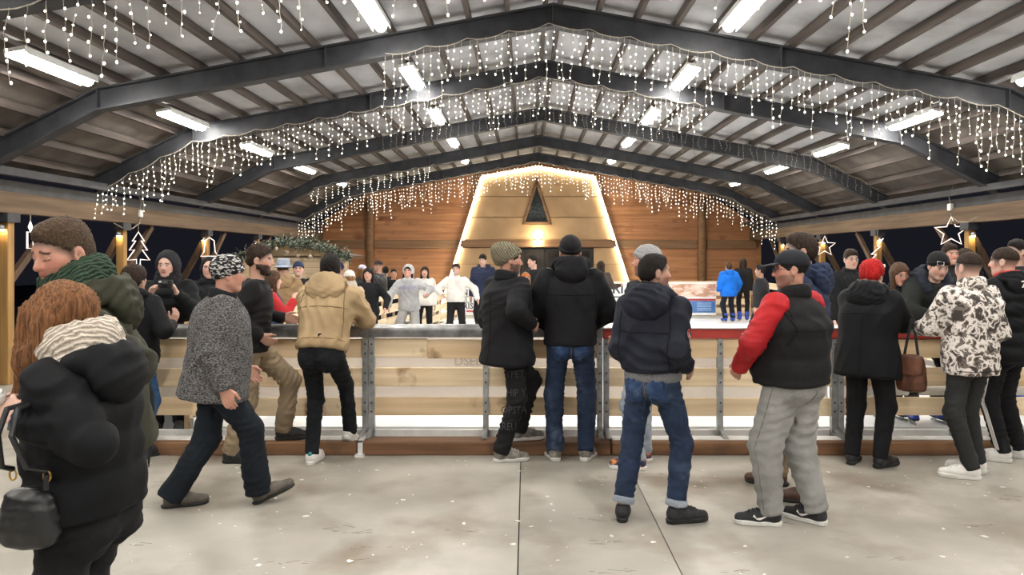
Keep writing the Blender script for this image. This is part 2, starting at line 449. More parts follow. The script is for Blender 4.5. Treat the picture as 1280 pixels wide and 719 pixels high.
# ------------------------------------------------------------------ text as mesh
def text_verts(s, size, bold=False):
    cu = bpy.data.curves.new('txt', 'FONT'); cu.body = s; cu.size = size; cu.resolution_u = 2
    cu.align_x = 'CENTER'; cu.align_y = 'CENTER'
    if bold: cu.offset = size*0.018
    ob = bpy.data.objects.new('txt', cu); COL.objects.link(ob)
    dg = bpy.context.evaluated_depsgraph_get(); dg.update()
    me = ob.evaluated_get(dg).to_mesh()
    v = [tuple(p.co) for p in me.vertices]; f = [tuple(p.vertices) for p in me.polygons]
    bpy.data.objects.remove(ob); bpy.data.curves.remove(cu)
    return v, f

def wall_text(name, s, size, loc, mat, parent, rz=0.0, mirror=False, bold=True):
    """upright flat lettering facing -y"""
    v, f = text_verts(s, size, bold)
    sx = -1 if mirror else 1
    c, sn = math.cos(rz), math.sin(rz)
    vv = [(loc[0]+sx*x*c, loc[1]+sx*x*sn, loc[2]+y) for x, y, z in v]
    if mirror: f = [t[::-1] for t in f]
    me = bpy.data.meshes.new(name); me.from_pydata(vv, [], f)
    return link(name, me, mat, parent)

M_ink = noisy('ink_dark', lin((52,54,62)), lin((66,68,76)), scale=9, rough=0.6)
M_inkg = noisy('ink_grey', lin((212,208,204)), lin((218,214,210)), scale=9, rough=0.6)
M_blue = noisy('banner_blue', lin((62,104,160)), lin((84,126,180)), scale=3, rough=0.5, bump=0.03)
M_redp = noisy('banner_red', lin((172,58,56)), lin((190,74,68)), scale=6, rough=0.5)

# ------------------------------------------------------------------ front barrier, one panel = one thing
BY = 6.37
edges = [-5.40+2.02*0, -3.38, -1.36, 0.66, 2.68, 4.70]
edges = edges[1:] 
plankz = [(0.265, 0.42), (0.515, 0.675), (0.765, 0.925)]
plank_me = [MB().box(-0.95, 0.95, 0, 0.032, 0, 0.155).mesh('plank'), MB().box(-0.95, 0.95, 0, 0.032, 0, 0.155).mesh('plank')]
labels = ['plank barrier panel behind the walking man in the tweed jacket', 'plank barrier panel with grey rail, right of the tan jacket man',
          'plank barrier panel with red top board, behind the navy parka man', 'plank barrier panel with red top board, at the right behind the camouflage jacket']
def barrier_panel(x0, x1, label, red, seed, right_end=True):
    rnd = random.Random(seed)
    e = empty('barrier_panel', ((x0+x1)/2, BY, 0)); tag(e, label, 'barrier', 'rink barrier panels')
    hw = (x1-x0)/2
    for xx in (-hw+0.028, 0.0, hw-0.028):
        p = MB(); w = 0.024
        p.box(xx-w, xx+w, -0.012, -0.008, 0.03, 1.0)              # channel web
        p.box(xx-w, xx-w+0.006, -0.008, 0.040, 0.03, 1.0); p.box(xx+w-0.006, xx+w, -0.008, 0.040, 0.03, 1.0)
        po = p.build('post', M_galv, e)
        f = MB().box(xx-0.04, xx+0.04, -0.10, 0.05, 0.0, 0.02).box(xx-0.02, xx+0.02, -0.20, -0.01, 0.112, 0.122)
        f.beam((xx, -0.015, 0.16), (xx, -0.20, 0.115), 0.035, 0.008).build('foot_bracket', M_galv, po)
        b = MB()
        for z0, z1 in plankz:
            for zz in (z0+0.04, z1-0.04):
                b.box(xx-0.007, xx+0.007, -0.017, -0.012, zz-0.007, zz+0.007)
        b.build('bolts', M_steel, po)['kind'] = 'stuff'
    for i, (z0, z1) in enumerate(plankz):
        # each row is one long plank, or two butted ones
        m = M_plank if rnd.random() < 0.6 else M_plank2
        if rnd.random() < 0.45:
            cut = rnd.choice([-hw*0.5, hw*0.05, hw*0.55])
            spans = [(-hw+0.004, cut-0.002), (cut+0.002, hw-0.004)]
        else: spans = [(-hw+0.004, hw-0.004)]
        for a, b in spans:
            yo = rnd.uniform(0, 0.006); dz = rnd.uniform(-0.006, 0.006)
            mm = m if rnd.random() < 0.7 else (M_plank2 if m is M_plank else M_plank)
            MB().box(a, b, yo, yo+0.03, z0+dz, z1+dz).build('plank', mm, e, bevel=0.004)
    MB().box(-hw, hw, 0.045, 0.075, 0.02, 0.135).build('kick_board', M_frost, e, bevel=0.004)
    # top rail
    if red:
        MB().box(-hw, hw, -0.02, 0.06, 0.93, 1.015).build('top_board', M_redb, e, bevel=0.008)
        MB().box(-hw, hw, -0.03, 0.20, 1.016, 1.03).build('top_cover', M_frost, e, bevel=0.004)
    else:
        rail = MB(); pr = []
        for k in range(13):
            t = math.pi*k/12; pr.append((0.055*math.cos(t)+0.02, 1.0+0.055*math.sin(t)))
        pr += [(-0.035, 0.945), (0.075, 0.945)]
        n = len(pr); rail.v = [(-hw, y, z) for y, z in pr] + [(hw, y, z) for y, z in pr]
        rail.f = [tuple(range(n)), tuple(range(n, 2*n))[::-1]] + [((i+1)%n, i, n+i, n+(i+1)%n) for i in range(n)]
        rail.build('top_rail', M_rail, e, fix=True)
    return e
for i in range(4):
    barrier_panel(edges[i], edges[i+1], labels[i], i >= 2, 30+i*7)
# white advertising tarps tied to the rink side of the barrier
for i in range(4):
    if i == 3: spans = (edges[i]+0.05, edges[i]+0.45)
    else: spans = (edges[i]+0.03, edges[i+1]-0.03)
    m = MB(); n = 24; th = 0.004
    for k in range(n+1):
        x = spans[0]+(spans[1]-spans[0])*k/n
        for z, amp in ((0.27, 1.0), (0.6, 0.6), (0.93, 0.1)):
            y = BY+0.14 + 0.012*math.sin(k*1.7+z*4)*amp
            m.v += [(x, y, z), (x, y+th, z)]
    for k in range(n):
        for j in range(2):
            a = k*6+j*2; b = (k+1)*6+j*2
            m.f += [(a, b, b+2, a+2), (b+1, a+1, a+3, b+3)]
    t = m.build('tarp_banner', M_tarp, smooth=True)
    tag(t, 'white tarp banner tied behind the %s plank barrier panel' % ['leftmost', 'second', 'third', 'rightmost'][i], 'banner', 'tarps behind the barrier')
    for x in (spans[0]+.02, (spans[0]+spans[1])/2, spans[1]-.02):
        MB().tube([(x, BY+.142, .915), (x, BY+.10, .95), (x, BY+.045, .955)], .004, 5).build('tie', M_wire, t)
    if i == 1:
        wall_text('reversed_lettering', 'DSED', 0.11, (-0.50, BY+0.122, 0.715), M_inkg, t)
# white pipe with a black sleeve behind the right panel
pipe = MB().tube([(2.95, BY+0.10, 0.465), (4.5, BY+0.10, 0.465)], 0.042, 14).build('pipe', M_white, smooth=True)
tag(pipe, 'white plastic pipe with black sleeve behind the barrier planks', 'pipe')
MB().tube([(3.33, BY+0.10, 0.465), (3.41, BY+0.10, 0.465)], 0.048, 14).build('sleeve', M_black, pipe, smooth=True)

# timber kerb in front of the barrier
cx = [-3.45, -1.39, 0.70, 2.72, 5.4]
for i in range(4):
    o = MB().box(cx[i]+0.006, cx[i+1]-0.006, 6.08, 6.30, 0, 0.108).build('kerb_beam', M_curb, bevel=0.008)
    tag(o, 'brown timber kerb beam under the barrier, %s' % ['at the left by the walking man', 'below the grey railed panel', 'behind the navy parka man', 'at the right below the camouflage jacket boy'][i], 'beam', 'kerb beams')
    if i != 1:
        MB().box(cx[i]+0.02, cx[i+1]-0.02, 6.16, 6.295, 0.108, 0.112).build('frost_layer', M_frost, o)
# white strap and drip over the kerb at the double post
o = MB().box(-1.385, -1.345, 6.065, 6.075, 0.0, 0.125).box(-1.40, -1.33, 6.02, 6.075, 0.0, 0.02).box(-1.385, -1.345, 6.065, 6.36, 0.113, 0.125).build('floor_strap', M_frost)
tag(o, 'white strap over the kerb at the double barrier post', 'strap')

# ------------------------------------------------------------------ side and far rink fences
def fence_panel(p0, p1, label, z0=0.02, name='fence_panel', mat=M_plank):
    p0 = Vector(p0); p1 = Vector(p1); d = p1-p0; Ln = d.length; a = math.atan2(d.y, d.x)
    e = empty(name, (p0.x, p0.y, 0), a); tag(e, label, 'fence', 'rink side fence panels')
    for k in range(4):
        MB().box(0.01, Ln-0.01, 0, 0.03, z0+0.22+k*0.22, z0+0.36+k*0.22).build('plank', mat, e)
    for x in (0.03, Ln/2, Ln-0.03):
        MB().box(x-0.03, x+0.03, 0.03, 0.08, 0, z0+1.02).build('post', M_plank2, e)
    MB().box(0, Ln, -0.01, 0.02, z0, z0+0.14).build('kick_board', M_frost, e)
    return e
A, B_ = Vector((-3.05, 6.75)), Vector((-1.68, 18.3))
for i in range(6):
    fence_panel(A.lerp(B_, i/6), A.lerp(B_, (i+1)/6), 'slatted pine fence panel along the left rink side, %s from the camera' % ['first','second','third','fourth','fifth','sixth'][i])
A, B_ = Vector((5.62, 18.3)), Vector((5.40, 6.6))
for i in range(6):
    fence_panel(A.lerp(B_, i/6), A.lerp(B_, (i+1)/6), 'slatted pine fence panel along the right rink side, %s from the back wall' % ['first','second','third','fourth','fifth','sixth'][i])
FY = 18.42
xsF = [-1.75, 0.09, 1.93, 3.77, 5.60]
for i in range(4):
    fence_panel((xsF[i], FY), (xsF[i+1], FY), 'slatted pine fence panel at the far rink end, %s from the left' % ['first','second','third','fourth'][i])
# far banners
fbx = lambda px: X(px, FY-0.04)
fbz = lambda py: Z(py, FY-0.04)
def far_banner(x0, x1, label):
    o = MB().box(x0, x1, FY-0.05, FY-0.04, fbz(394), fbz(353)).build('rink_banner', M_white); tag(o, label, 'banner', 'banners at the far rink end'); return o
b1 = far_banner(fbx(578), fbx(640), 'white rink banner with grey lettering behind the girl in the white sweater')
M_lg = noisy('ink_lightgrey', lin((150,150,152)), lin((168,168,170)), scale=9, rough=0.6)
wall_text('lettering', 'IN', 0.22, (fbx(579.5), FY-0.054, fbz(366)), M_ink, b1)
wall_text('lettering', 'IDRI', 0.26, (fbx(590), FY-0.054, fbz(375)), M_lg, b1)
wall_text('lettering', 'RISPO', 0.20, (fbx(592), FY-0.054, fbz(383)), M_ink, b1)
MB().box(fbx(583), fbx(600), FY-0.053, FY-0.05, fbz(390), fbz(388)).build('printed_line', M_redp, b1)
b2 = far_banner(fbx(735), fbx(838), 'white and blue rink banner reading ERI beside the black jacket man')
wall_text('lettering', 'ERI', 0.34, (fbx(768), FY-0.054, fbz(361.5)), M_ink, b2)
MB().box(fbx(760), fbx(776), FY-0.053, FY-0.05, fbz(372), fbz(370.5)).build('printed_line', M_ink, b2)
MB().box(fbx(745), fbx(838), FY-0.053, FY-0.05, fbz(386), fbz(378)).build('blue_band', M_blue, b2)
for k in range(3):
    MB().box(fbx(757), fbx(776-3*k), FY-0.0545, FY-0.053, fbz(381+2.2*k), fbz(380+2.2*k)).build('printed_line', M_white, b2)
for k in range(3):
    MB().box(fbx(757), fbx(768-2*k), FY-0.053, FY-0.05, fbz(389+1.8*k), fbz(388.2+1.8*k)).build('printed_line', M_ink, b2)
b3 = far_banner(fbx(839), fbx(895), 'rink banner with folded pastry photograph over blue printed band')
M_past = noisy('pastry_print', lin((196,150,124)), lin((236,212,196)), scale=4.0, rough=0.5, stretch=(1.2,1,3), detail=2, lo=0.42, hi=0.58, c3=lin((166,106,78)), scale3=5)
MB().box(fbx(839.5), fbx(894.5), FY-0.053, FY-0.05, fbz(371), fbz(355)).build('picture_print', M_past, b3)
MB().box(fbx(839.5), fbx(894.5), FY-0.053, FY-0.05, fbz(376), fbz(373.5)).build('red_line', M_redp, b3)
MB().box(fbx(839.5), fbx(894.5), FY-0.053, FY-0.05, fbz(391), fbz(376.2)).build('blue_band', M_blue, b3)
M_lb = noisy('ink_paleblue', lin((150,180,215)), lin((170,196,226)), scale=9, rough=0.6)
for k in range(5):
    MB().box(fbx(847), fbx(864), FY-0.0545, FY-0.053, fbz(379.4+2.2*k), fbz(378.5+2.2*k)).build('printed_line', M_lb, b3)
    MB().box(fbx(871), fbx(889), FY-0.0545, FY-0.053, fbz(379.4+2.2*k), fbz(378.5+2.2*k)).build('printed_line', M_lb, b3)

# ------------------------------------------------------------------ junction boxes and cables on the eave beams
for sgn, px, py, side_ in ((-1, 175, 267, 'left'), (1, 1188, 259, 'right')):
    xe = RX + sgn*EAVE; xf = xe - sgn*0.082
    d = (xf)*FPX/(px-VPX); zc = Z(py, d)
    e = empty('junction_box', (xf, d, zc)); tag(e, 'white junction box on the %s eave beam' % side_, 'electrical box')
    MB().box(-0.03, 0.03, -0.055, 0.055, -0.06, 0.06).build('box_body', M_white, e, bevel=0.008)
    pts = [(0, 0, -0.06), (-sgn*0.01, -0.04, -0.16), (0.0, -0.22, -0.26), (0.0, -0.5, -0.28), (0.0, -0.8, -0.2)]
    MB().tube(pts, 0.008, 6).build('cable', M_wire, e, smooth=True)
    MB().tube([(0, 0, 0.06), (sgn*0.0, 0.05, 0.2), (0.02*sgn, -0.05, 0.36)], 0.008, 6).build('cable', M_wire, e, smooth=True)

# ------------------------------------------------------------------ neon motifs under the eave beams
def motif(px, py, hpx, side_, kind, label):
    sgn = -1 if side_ == 'left' else 1
    xe = RX + sgn*(EAVE-0.10)
    d = xe*FPX/(px-VPX); s = hpx*d/FPX
    e = empty('light_motif', (xe, d, Z(py, d))); tag(e, label, 'light decoration', 'neon motifs under the eaves')
    if kind == 'star':
        pts = []
        for k in range(10):
            r = 0.5 if k % 2 == 0 else 0.22; t = math.pi/2 + k*math.pi/5
            pts.append((r*math.cos(t), r*math.sin(t)))
        cl = True
    elif kind == 'tree':
        pts = [(0,.5),(.16,.22),(.07,.24),(.24,-.05),(.10,-.03),(.30,-.34),(.05,-.32),(.05,-.5),(-.05,-.5),(-.05,-.32),(-.30,-.34),(-.10,-.03),(-.24,-.05),(-.07,.24),(-.16,.22)]; cl = True
    elif kind == 'halftree':
        pts = [(.20,.5),(-.02,.22),(.10,.22),(-.22,-.06),(-.04,-.06),(-.36,-.38),(.25,-.42),(.25,-.5)]; cl = False
    elif kind == 'candle':
        pts = [(-.10,-.5),(-.10,.12),(.10,.12),(.10,-.5)]; cl = True
    else:
        pts = [(0,.5),(.2,.35),(.25,-.2),(.4,-.4),(-.4,-.4),(-.25,-.2),(-.2,.35)]; cl = True
    # facing the rink across the hall, turned a little to the camera
    ra_ = 0.0 if kind == 'halftree' else 0.55*sgn
    ca, sa = math.cos(ra_), math.sin(ra_)
    P3 = [(x*s*ca, x*s*sa*-1.0, z*s) for x, z in pts]
    MB().tube(P3, 0.011, 6, closed=cl).build('neon_tube', M_neon if kind != 'candle' else M_neoncool, e, smooth=True)
    if kind == 'candle':
        MB().tube([(0,0,.14*s),(.05*s,0,.3*s),(0,0,.5*s),(-.05*s,0,.3*s)], 0.014, 6, closed=True).build('flame_tube', M_neoncool, e, smooth=True)
    MB().tube([(0,0,.5*s),(0,0,2.2-Z(py,d))], 0.006, 5).build('hanging_wire', M_wire, e)
motif(38, 294, 33, 'left', 'candle', 'glowing candle motif under the left eave beam')
motif(173, 311, 42, 'left', 'tree', 'glowing fir tree motif under the left eave beam')
motif(262, 310, 26, 'left', 'bell', 'glowing bell motif under the left eave beam')
motif(1031, 308, 26, 'right', 'star', 'small glowing star motif behind the vest man')
motif(1097, 316, 36, 'right', 'halftree', 'glowing half fir tree motif by the right eave post')
motif(1189, 290, 38, 'right', 'star', 'large glowing star motif below the right eave beam')

# ------------------------------------------------------------------ icicle light strings
def drop_variant(seed):
    r = random.Random(seed); n = r.randint(4, 8); L_ = 0.075*n + r.uniform(0, .1)
    pts = []; bp = []; x = y = 0.0
    k = n*2
    for i in range(k+1):
        z = -L_*i/k
        if i > 1: x += r.uniform(-.012, .012); y += r.uniform(-.012, .012)
        pts.append((x, y, z))
        if i >= 1 and i % 2 == 0:
            bp.append((x + r.uniform(-.015,.015), y + r.uniform(-.015,.015), z))
    w = MB().tube(pts, 0.0028, 4, cap=False).mesh('drop')
    bm = bmesh.new()
    for p in bp:
        bmesh.ops.create_icosphere(bm, subdivisions=1, radius=r.choice([.0055,.007,.009,.0105]), matrix=Matrix.Translation(p) @ Matrix.Diagonal((1,1,1.25,1)))
    me = bpy.data.meshes.new('bulbs'); bm.to_mesh(me); bm.free(); me.shade_smooth()
    return w, me, L_
DV = [drop_variant(100+i) for i in range(14)]
def light_string(fy, u0, u1, label, step=0.10, lit=True, dz=0.0, scale=1.0, sag=0.0, skip=None, seed=1, above=False):
    r = random.Random(seed)
    yy = fy - 0.105
    pts = []
    n = int((u1-u0)/0.12)
    for i in range(n+1):
        u = u0 + (u1-u0)*i/n
        z = zbot(u) + dz + (0.03 if i % 4 == 0 else -0.005) - (0.012 if i % 4 == 2 else 0)
        pts.append((RX+u, yy, z))
    e = MB().tube(pts, 0.006, 5).build('icicle_light_string', M_wire)
    tag(e, label, 'light string', 'icicle light strings')
    u = u0
    while u <= u1:
        if skip is None or not skip(u):
            w, b, L_ = r.choice(DV)
            zz = zbot(u)+dz
            dr = link('drop', w, M_wire, e, (RX+u, yy-0.005, zz)); dr.rotation_euler = (0, 0, r.uniform(0, 6.28))
            sc = scale*r.uniform(.8, 1.15); dr.scale = (1, 1, sc)
            bo = link('bulbs', b, M_bulb if lit else M_bulboff, dr)
            bo['kind'] = 'stuff'
        u += step*r.uniform(.75, 1.3)
light_string(5.9, -6.0, 2.4, 'icicle lights along the nearest roof frame, upper left corner', seed=3, step=0.13, scale=1.0)
light_string(8.9, -2.0, 6.75, 'long icicle lights on the roof frame just past the barrier', seed=4, step=0.088, scale=1.08)
light_string(11.45, -6.9, 2.4, 'icicle lights on the second roof frame, sweeping down to the left', seed=5, step=0.085, scale=0.95)
light_string(15.0, -3.2, 6.9, 'unlit icicle strings across the face of the middle roof frame', seed=6, step=0.13, lit=False, dz=BD+0.02, scale=0.62)
light_string(21.4, -6.95, 6.95, 'dense icicle lights above the chalet facade by the back wall', seed=8, step=0.085, scale=1.2)
light_string(18.4, -5.6, -2.6, 'short icicle lights on the left of the fourth roof frame', seed=9, step=0.15, scale=.7)

# ------------------------------------------------------------------ garlanded kiosk on the left
KD = 16.6
kx0, kx1 = X(300, KD), X(436, KD)
ke = empty('market_kiosk', ((kx0+kx1)/2, KD, 0)); tag(ke, 'small wooden market kiosk beyond the rink at the left', 'kiosk')
hw = (kx1-kx0)/2; zt = Z(322, KD); zp = Z(303, KD)
for k in range(12):
    z = 0.05+k*0.135
    MB().box(-hw+0.1, hw-0.1, 0.35, 0.38, z, z+0.128).build('wall_board', M_plank, ke)
MB().box(-hw+0.1, hw-0.1, 0.30, 1.6, 0.0, 0.05).build('floor_deck', M_plank2, ke)
MB().prism([(-hw+0.1, 1.66), (hw-0.1, 1.66), (hw*0.9, zt), (-hw*0.25, zp-0.05), (-hw*0.9, zt)], 0.35, 0.38).build('gable', M_plank, ke, fix=True)
MB().beam((-hw, 0.75, zt+.02), (-hw*0.25, 0.75, zp+.02), 1.5, 0.05, (0,0,1)).build('roof_slope', M_postd, ke)
MB().beam((-hw*0.25, 0.75, zp+.02), (hw, 0.75, zt+.02), 1.5, 0.05, (0,0,1)).build('roof_slope', M_postd, ke)
for xx in (-hw+.12, hw-.12):
    MB().box(xx-.05, xx+.05, 0.02, 0.12, 0, zt).build('post', M_plank2, ke)
# garland along the roof edge
M_fir = noisy('fir_garland', lin((44,58,40)), lin((150,156,140)), scale=16, rough=0.8, lo=0.42, hi=0.66, detail=3)
g = MB(); rg = random.Random(5)
ends = [Vector((-hw-.1, -0.02, zt)), Vector((-hw*0.25, -0.02, zp+.03)), Vector((hw*0.45, -0.02, zp-.07)), Vector((hw+.05, -0.02, zt+.0))]
for i in range(3):
    for k in range(330):
        c = ends[i].lerp(ends[i+1], rg.random()) + Vector((0, rg.gauss(0,.05), rg.gauss(0,.05)))
        dv = Vector((rg.gauss(0,1), rg.gauss(0,1), rg.gauss(0,1))).normalized()
        ln = rg.uniform(.08, .15); o_ = dv.orthogonal().normalized()*.022; q = dv.cross(o_)
        base = c + dv*.02
        g.add([base+o_, base-o_*.5+q*.85, base-o_*.5-q*.85, c+dv*ln], [(0,1,3),(1,2,3),(2,0,3),(0,2,1)])
go = g.build('fir_garland', M_fir, loc=((kx0+kx1)/2, KD, 0)); tag(go, 'frosted fir garland along the kiosk roof edge', 'garland')
M_bau = noisy('bauble', lin((170,150,132)), lin((196,178,160)), scale=4, rough=0.25)
bm = bmesh.new(); bmesh.ops.create_uvsphere(bm, u_segments=12, v_segments=8, radius=0.055); bme = bpy.data.meshes.new('bauble'); bm.to_mesh(bme); bm.free(); bme.shade_smooth()
for i, (px, py) in enumerate(((333,314),(345,311),(358,315),(372,319),(388,321),(404,323))):
    o = link('bauble', bme, M_bau, None, (X(px, KD-.06), KD-.06, Z(py, KD-.06)))
    tag(o, 'pale bauble hanging under the kiosk garland, %s from the left' % ['first','second','third','fourth','fifth','sixth'][i], 'ornament', 'baubles on the garland')
    MB().lathe([(0.012,0.05),(0.012,0.07),(0.003,0.14)], 8).build('cap', M_gold, o)

# ------------------------------------------------------------------ litter on the floor
lt = MB(); rl = random.Random(21)
for k in range(190):
    d = rl.uniform(3.7, 6.0); px = rl.uniform(120, 1280)
    x = X(px, d); s = rl.choice([.006,.008,.01,.012,.02]); a = rl.uniform(0, 6.28); asp = rl.uniform(.35, 1)
    n = rl.randint(4, 6); pts = []
    for i in range(n):
        t = 2*math.pi*i/n + rl.uniform(-.3,.3); rr = s*rl.uniform(.6, 1.2)
        u_, v_ = rr*math.cos(t), rr*math.sin(t)*asp
        pts.append((x+u_*math.cos(a)-v_*math.sin(a), d+u_*math.sin(a)+v_*math.cos(a)))
    zt_ = rl.uniform(.002, .004)
    m = len(lt.v); lt.v += [(p[0], p[1], 0.0005) for p in pts] + [(p[0], p[1], zt_) for p in pts]
    lt.f.append(tuple(m+n+i for i in range(n)))
    for i in range(n): lt.f.append((m+i, m+(i+1)%n, m+n+(i+1)%n, m+n+i))
lo_ = lt.build('paper_litter', M_frost); tag(lo_, 'small white paper scraps strewn over the concrete floor', 'litter', kind='stuff')
# scuff marks: dark worn flakes of tyre rubber and dirt
sk = MB()
for k in range(26):
    d = rl.uniform(3.7, 5.8); px = rl.uniform(130, 1270); x0 = X(px, d)
    for j in range(rl.randint(5, 10)):
        x = x0+rl.uniform(-.12,.12); y = d+rl.uniform(-.03,.03); L_ = rl.uniform(.012,.045); w_ = rl.uniform(.0015,.004); a = rl.uniform(-.5,.5)
        c, s_ = math.cos(a), math.sin(a); m = len(sk.v)
        q = [(-L_,-w_),(L_,-w_*.3),(L_*.8,w_),(-L_*.7,w_)]
        sk.v += [(x+u_*c-v_*s_, y+u_*s_+v_*c, .0006) for u_, v_ in q]; sk.f.append((m,m+1,m+2,m+3))
M_scuff = noisy('scuff', lin((96,86,74)), lin((120,110,96)), scale=20, rough=0.8)
so = sk.build('floor_scuffs', M_scuff); tag(so, 'thin dark scuff marks worn into the concrete floor', 'scuff marks', kind='stuff')
# ------------------------------------------------------------------ implicit surfaces -> meshes
def V3(*a): return np.array(a[0] if len(a) == 1 else a, dtype=float)
def nrm(v):
    v = V3(v); n = np.linalg.norm(v); return v/n if n > 1e-9 else v

def RC(a, b, ra, rb=None, fa=False, fb=False, q=None):
    a = V3(a); b = V3(b); rb = ra if rb is None else rb; r = max(ra, rb) + 0.01
    return ('rc', np.minimum(a, b)-r, np.maximum(a, b)+r, a, b, ra, rb, fa, fb, q)
def EL(c, r, R=None):
    c = V3(c); r = V3(r); R = np.eye(3) if R is None else R
    ext = np.sqrt(((R*r[None, :])**2).sum(1))
    return ('el', c-ext, c+ext, c, r, R)
def LOFT(a, w, u, v, keys, n=2.3, q=None, rnd=0.025):
    """keys: (dist along w from a, rx, ry, offset along u, offset along v)"""
    a = V3(a); w = nrm(w); u = nrm(u); v = nrm(v)
    K = np.array([list(k)+[0]*(5-len(k)) for k in keys], float)
    h = np.linspace(K[0,0], K[-1,0], 80); T = [np.interp(h, K[:,0], K[:,i]) for i in range(1,5)]
    ker = np.ones(9)/9
    T = [np.convolve(np.pad(t, 4, mode='edge'), ker, 'valid') for t in T]
    m = max(K[:,1].max(), K[:,2].max()) + np.abs(K[:,3:]).max() + 0.02
    p0 = a + w*K[0,0]; p1 = a + w*K[-1,0]
    return ('lo', np.minimum(p0,p1)-m, np.maximum(p0,p1)+m, a, w, u, v, h, T, n, q, rnd)

def smax(a, b, k):
    h = np.maximum(k-np.abs(a-b), 0)/k
    return np.maximum(a, b) + h*h*k*0.25
def smin(a, b, k):
    if k <= 0: return np.minimum(a, b)
    h = np.maximum(k-np.abs(a-b), 0)/k
    return np.minimum(a, b) - h*h*k*0.25

def ev(p, x, y, z):
    if p[0] == 'rc':
        _, _, _, a, b, ra, rb, fa, fb, q = p
        ba = b-a; L2 = max(ba@ba, 1e-9); L_ = math.sqrt(L2)
        dx, dy, dz = x-a[0], y-a[1], z-a[2]
        t0 = (dx*ba[0]+dy*ba[1]+dz*ba[2])/L2
        t = np.clip(t0, 0, 1)
        ex, ey, ez = dx-t*ba[0], dy-t*ba[1], dz-t*ba[2]
        r = ra+(rb-ra)*t
        if q: r = r + q[1]*(np.abs(np.sin(math.pi*(t*L_+q[2])/q[0]))-0.6)
        d = np.sqrt(ex*ex+ey*ey+ez*ez) - r
        if fa: d = smax(d, -t0*L_, 0.015)
        if fb: d = smax(d, (t0-1)*L_, 0.015)
        return d
    if p[0] == 'el':
        _, _, _, c, r, R = p
        dx, dy, dz = x-c[0], y-c[1], z-c[2]
        qx = dx*R[0,0]+dy*R[1,0]+dz*R[2,0]; qy = dx*R[0,1]+dy*R[1,1]+dz*R[2,1]; qz = dx*R[0,2]+dy*R[1,2]+dz*R[2,2]
        k0 = np.sqrt((qx/r[0])**2+(qy/r[1])**2+(qz/r[2])**2)
        k1 = np.sqrt((qx/r[0]**2)**2+(qy/r[1]**2)**2+(qz/r[2]**2)**2)+1e-9
        return k0*(k0-1)/k1
    _, _, _, a, w, u, v, h, T, n, q, rnd = p
    dx, dy, dz = x-a[0], y-a[1], z-a[2]
    hh = dx*w[0]+dy*w[1]+dz*w[2]
    rx, ry, ou, ov = [np.interp(hh, h, t) for t in T]
    if q:
        m = q[1]*(np.abs(np.sin(math.pi*(hh+q[2])/q[0]))-0.6); rx = rx+m; ry = ry+m
    xx = (dx*u[0]+dy*u[1]+dz*u[2]-ou)/rx; yy = (dx*v[0]+dy*v[1]+dz*v[2]-ov)/ry
    r = (np.abs(xx)**n+np.abs(yy)**n)**(1.0/n)
    d = (r-1)*np.minimum(rx, ry)
    return smax(smax(d, hh-h[-1], rnd), h[0]-hh, rnd)

def evpts(ops, P):
    x, y, z = P[:,0], P[:,1], P[:,2]
    F = np.full(len(P), 1.0)
    for op in ops:
        if op[0] == 'add': F = smin(F, ev(op[1], x, y, z), op[2])
        elif op[0] == 'sub': F = smax(F, -ev(op[1], x, y, z), max(op[2], 1e-4))
        else:
            n = nrm(op[2]); F = smax(F, (x-op[1][0])*n[0]+(y-op[1][1])*n[1]+(z-op[1][2])*n[2], op[3])
    return F

def axis(lo, hi, h, fine):
    pts = [lo]; x = lo
    while x < hi:
        s = h
        for a, b, hf in fine:
            if a-h*0.5 <= x <= b: s = min(s, hf)
        x += s; pts.append(x)
    return np.array(pts)

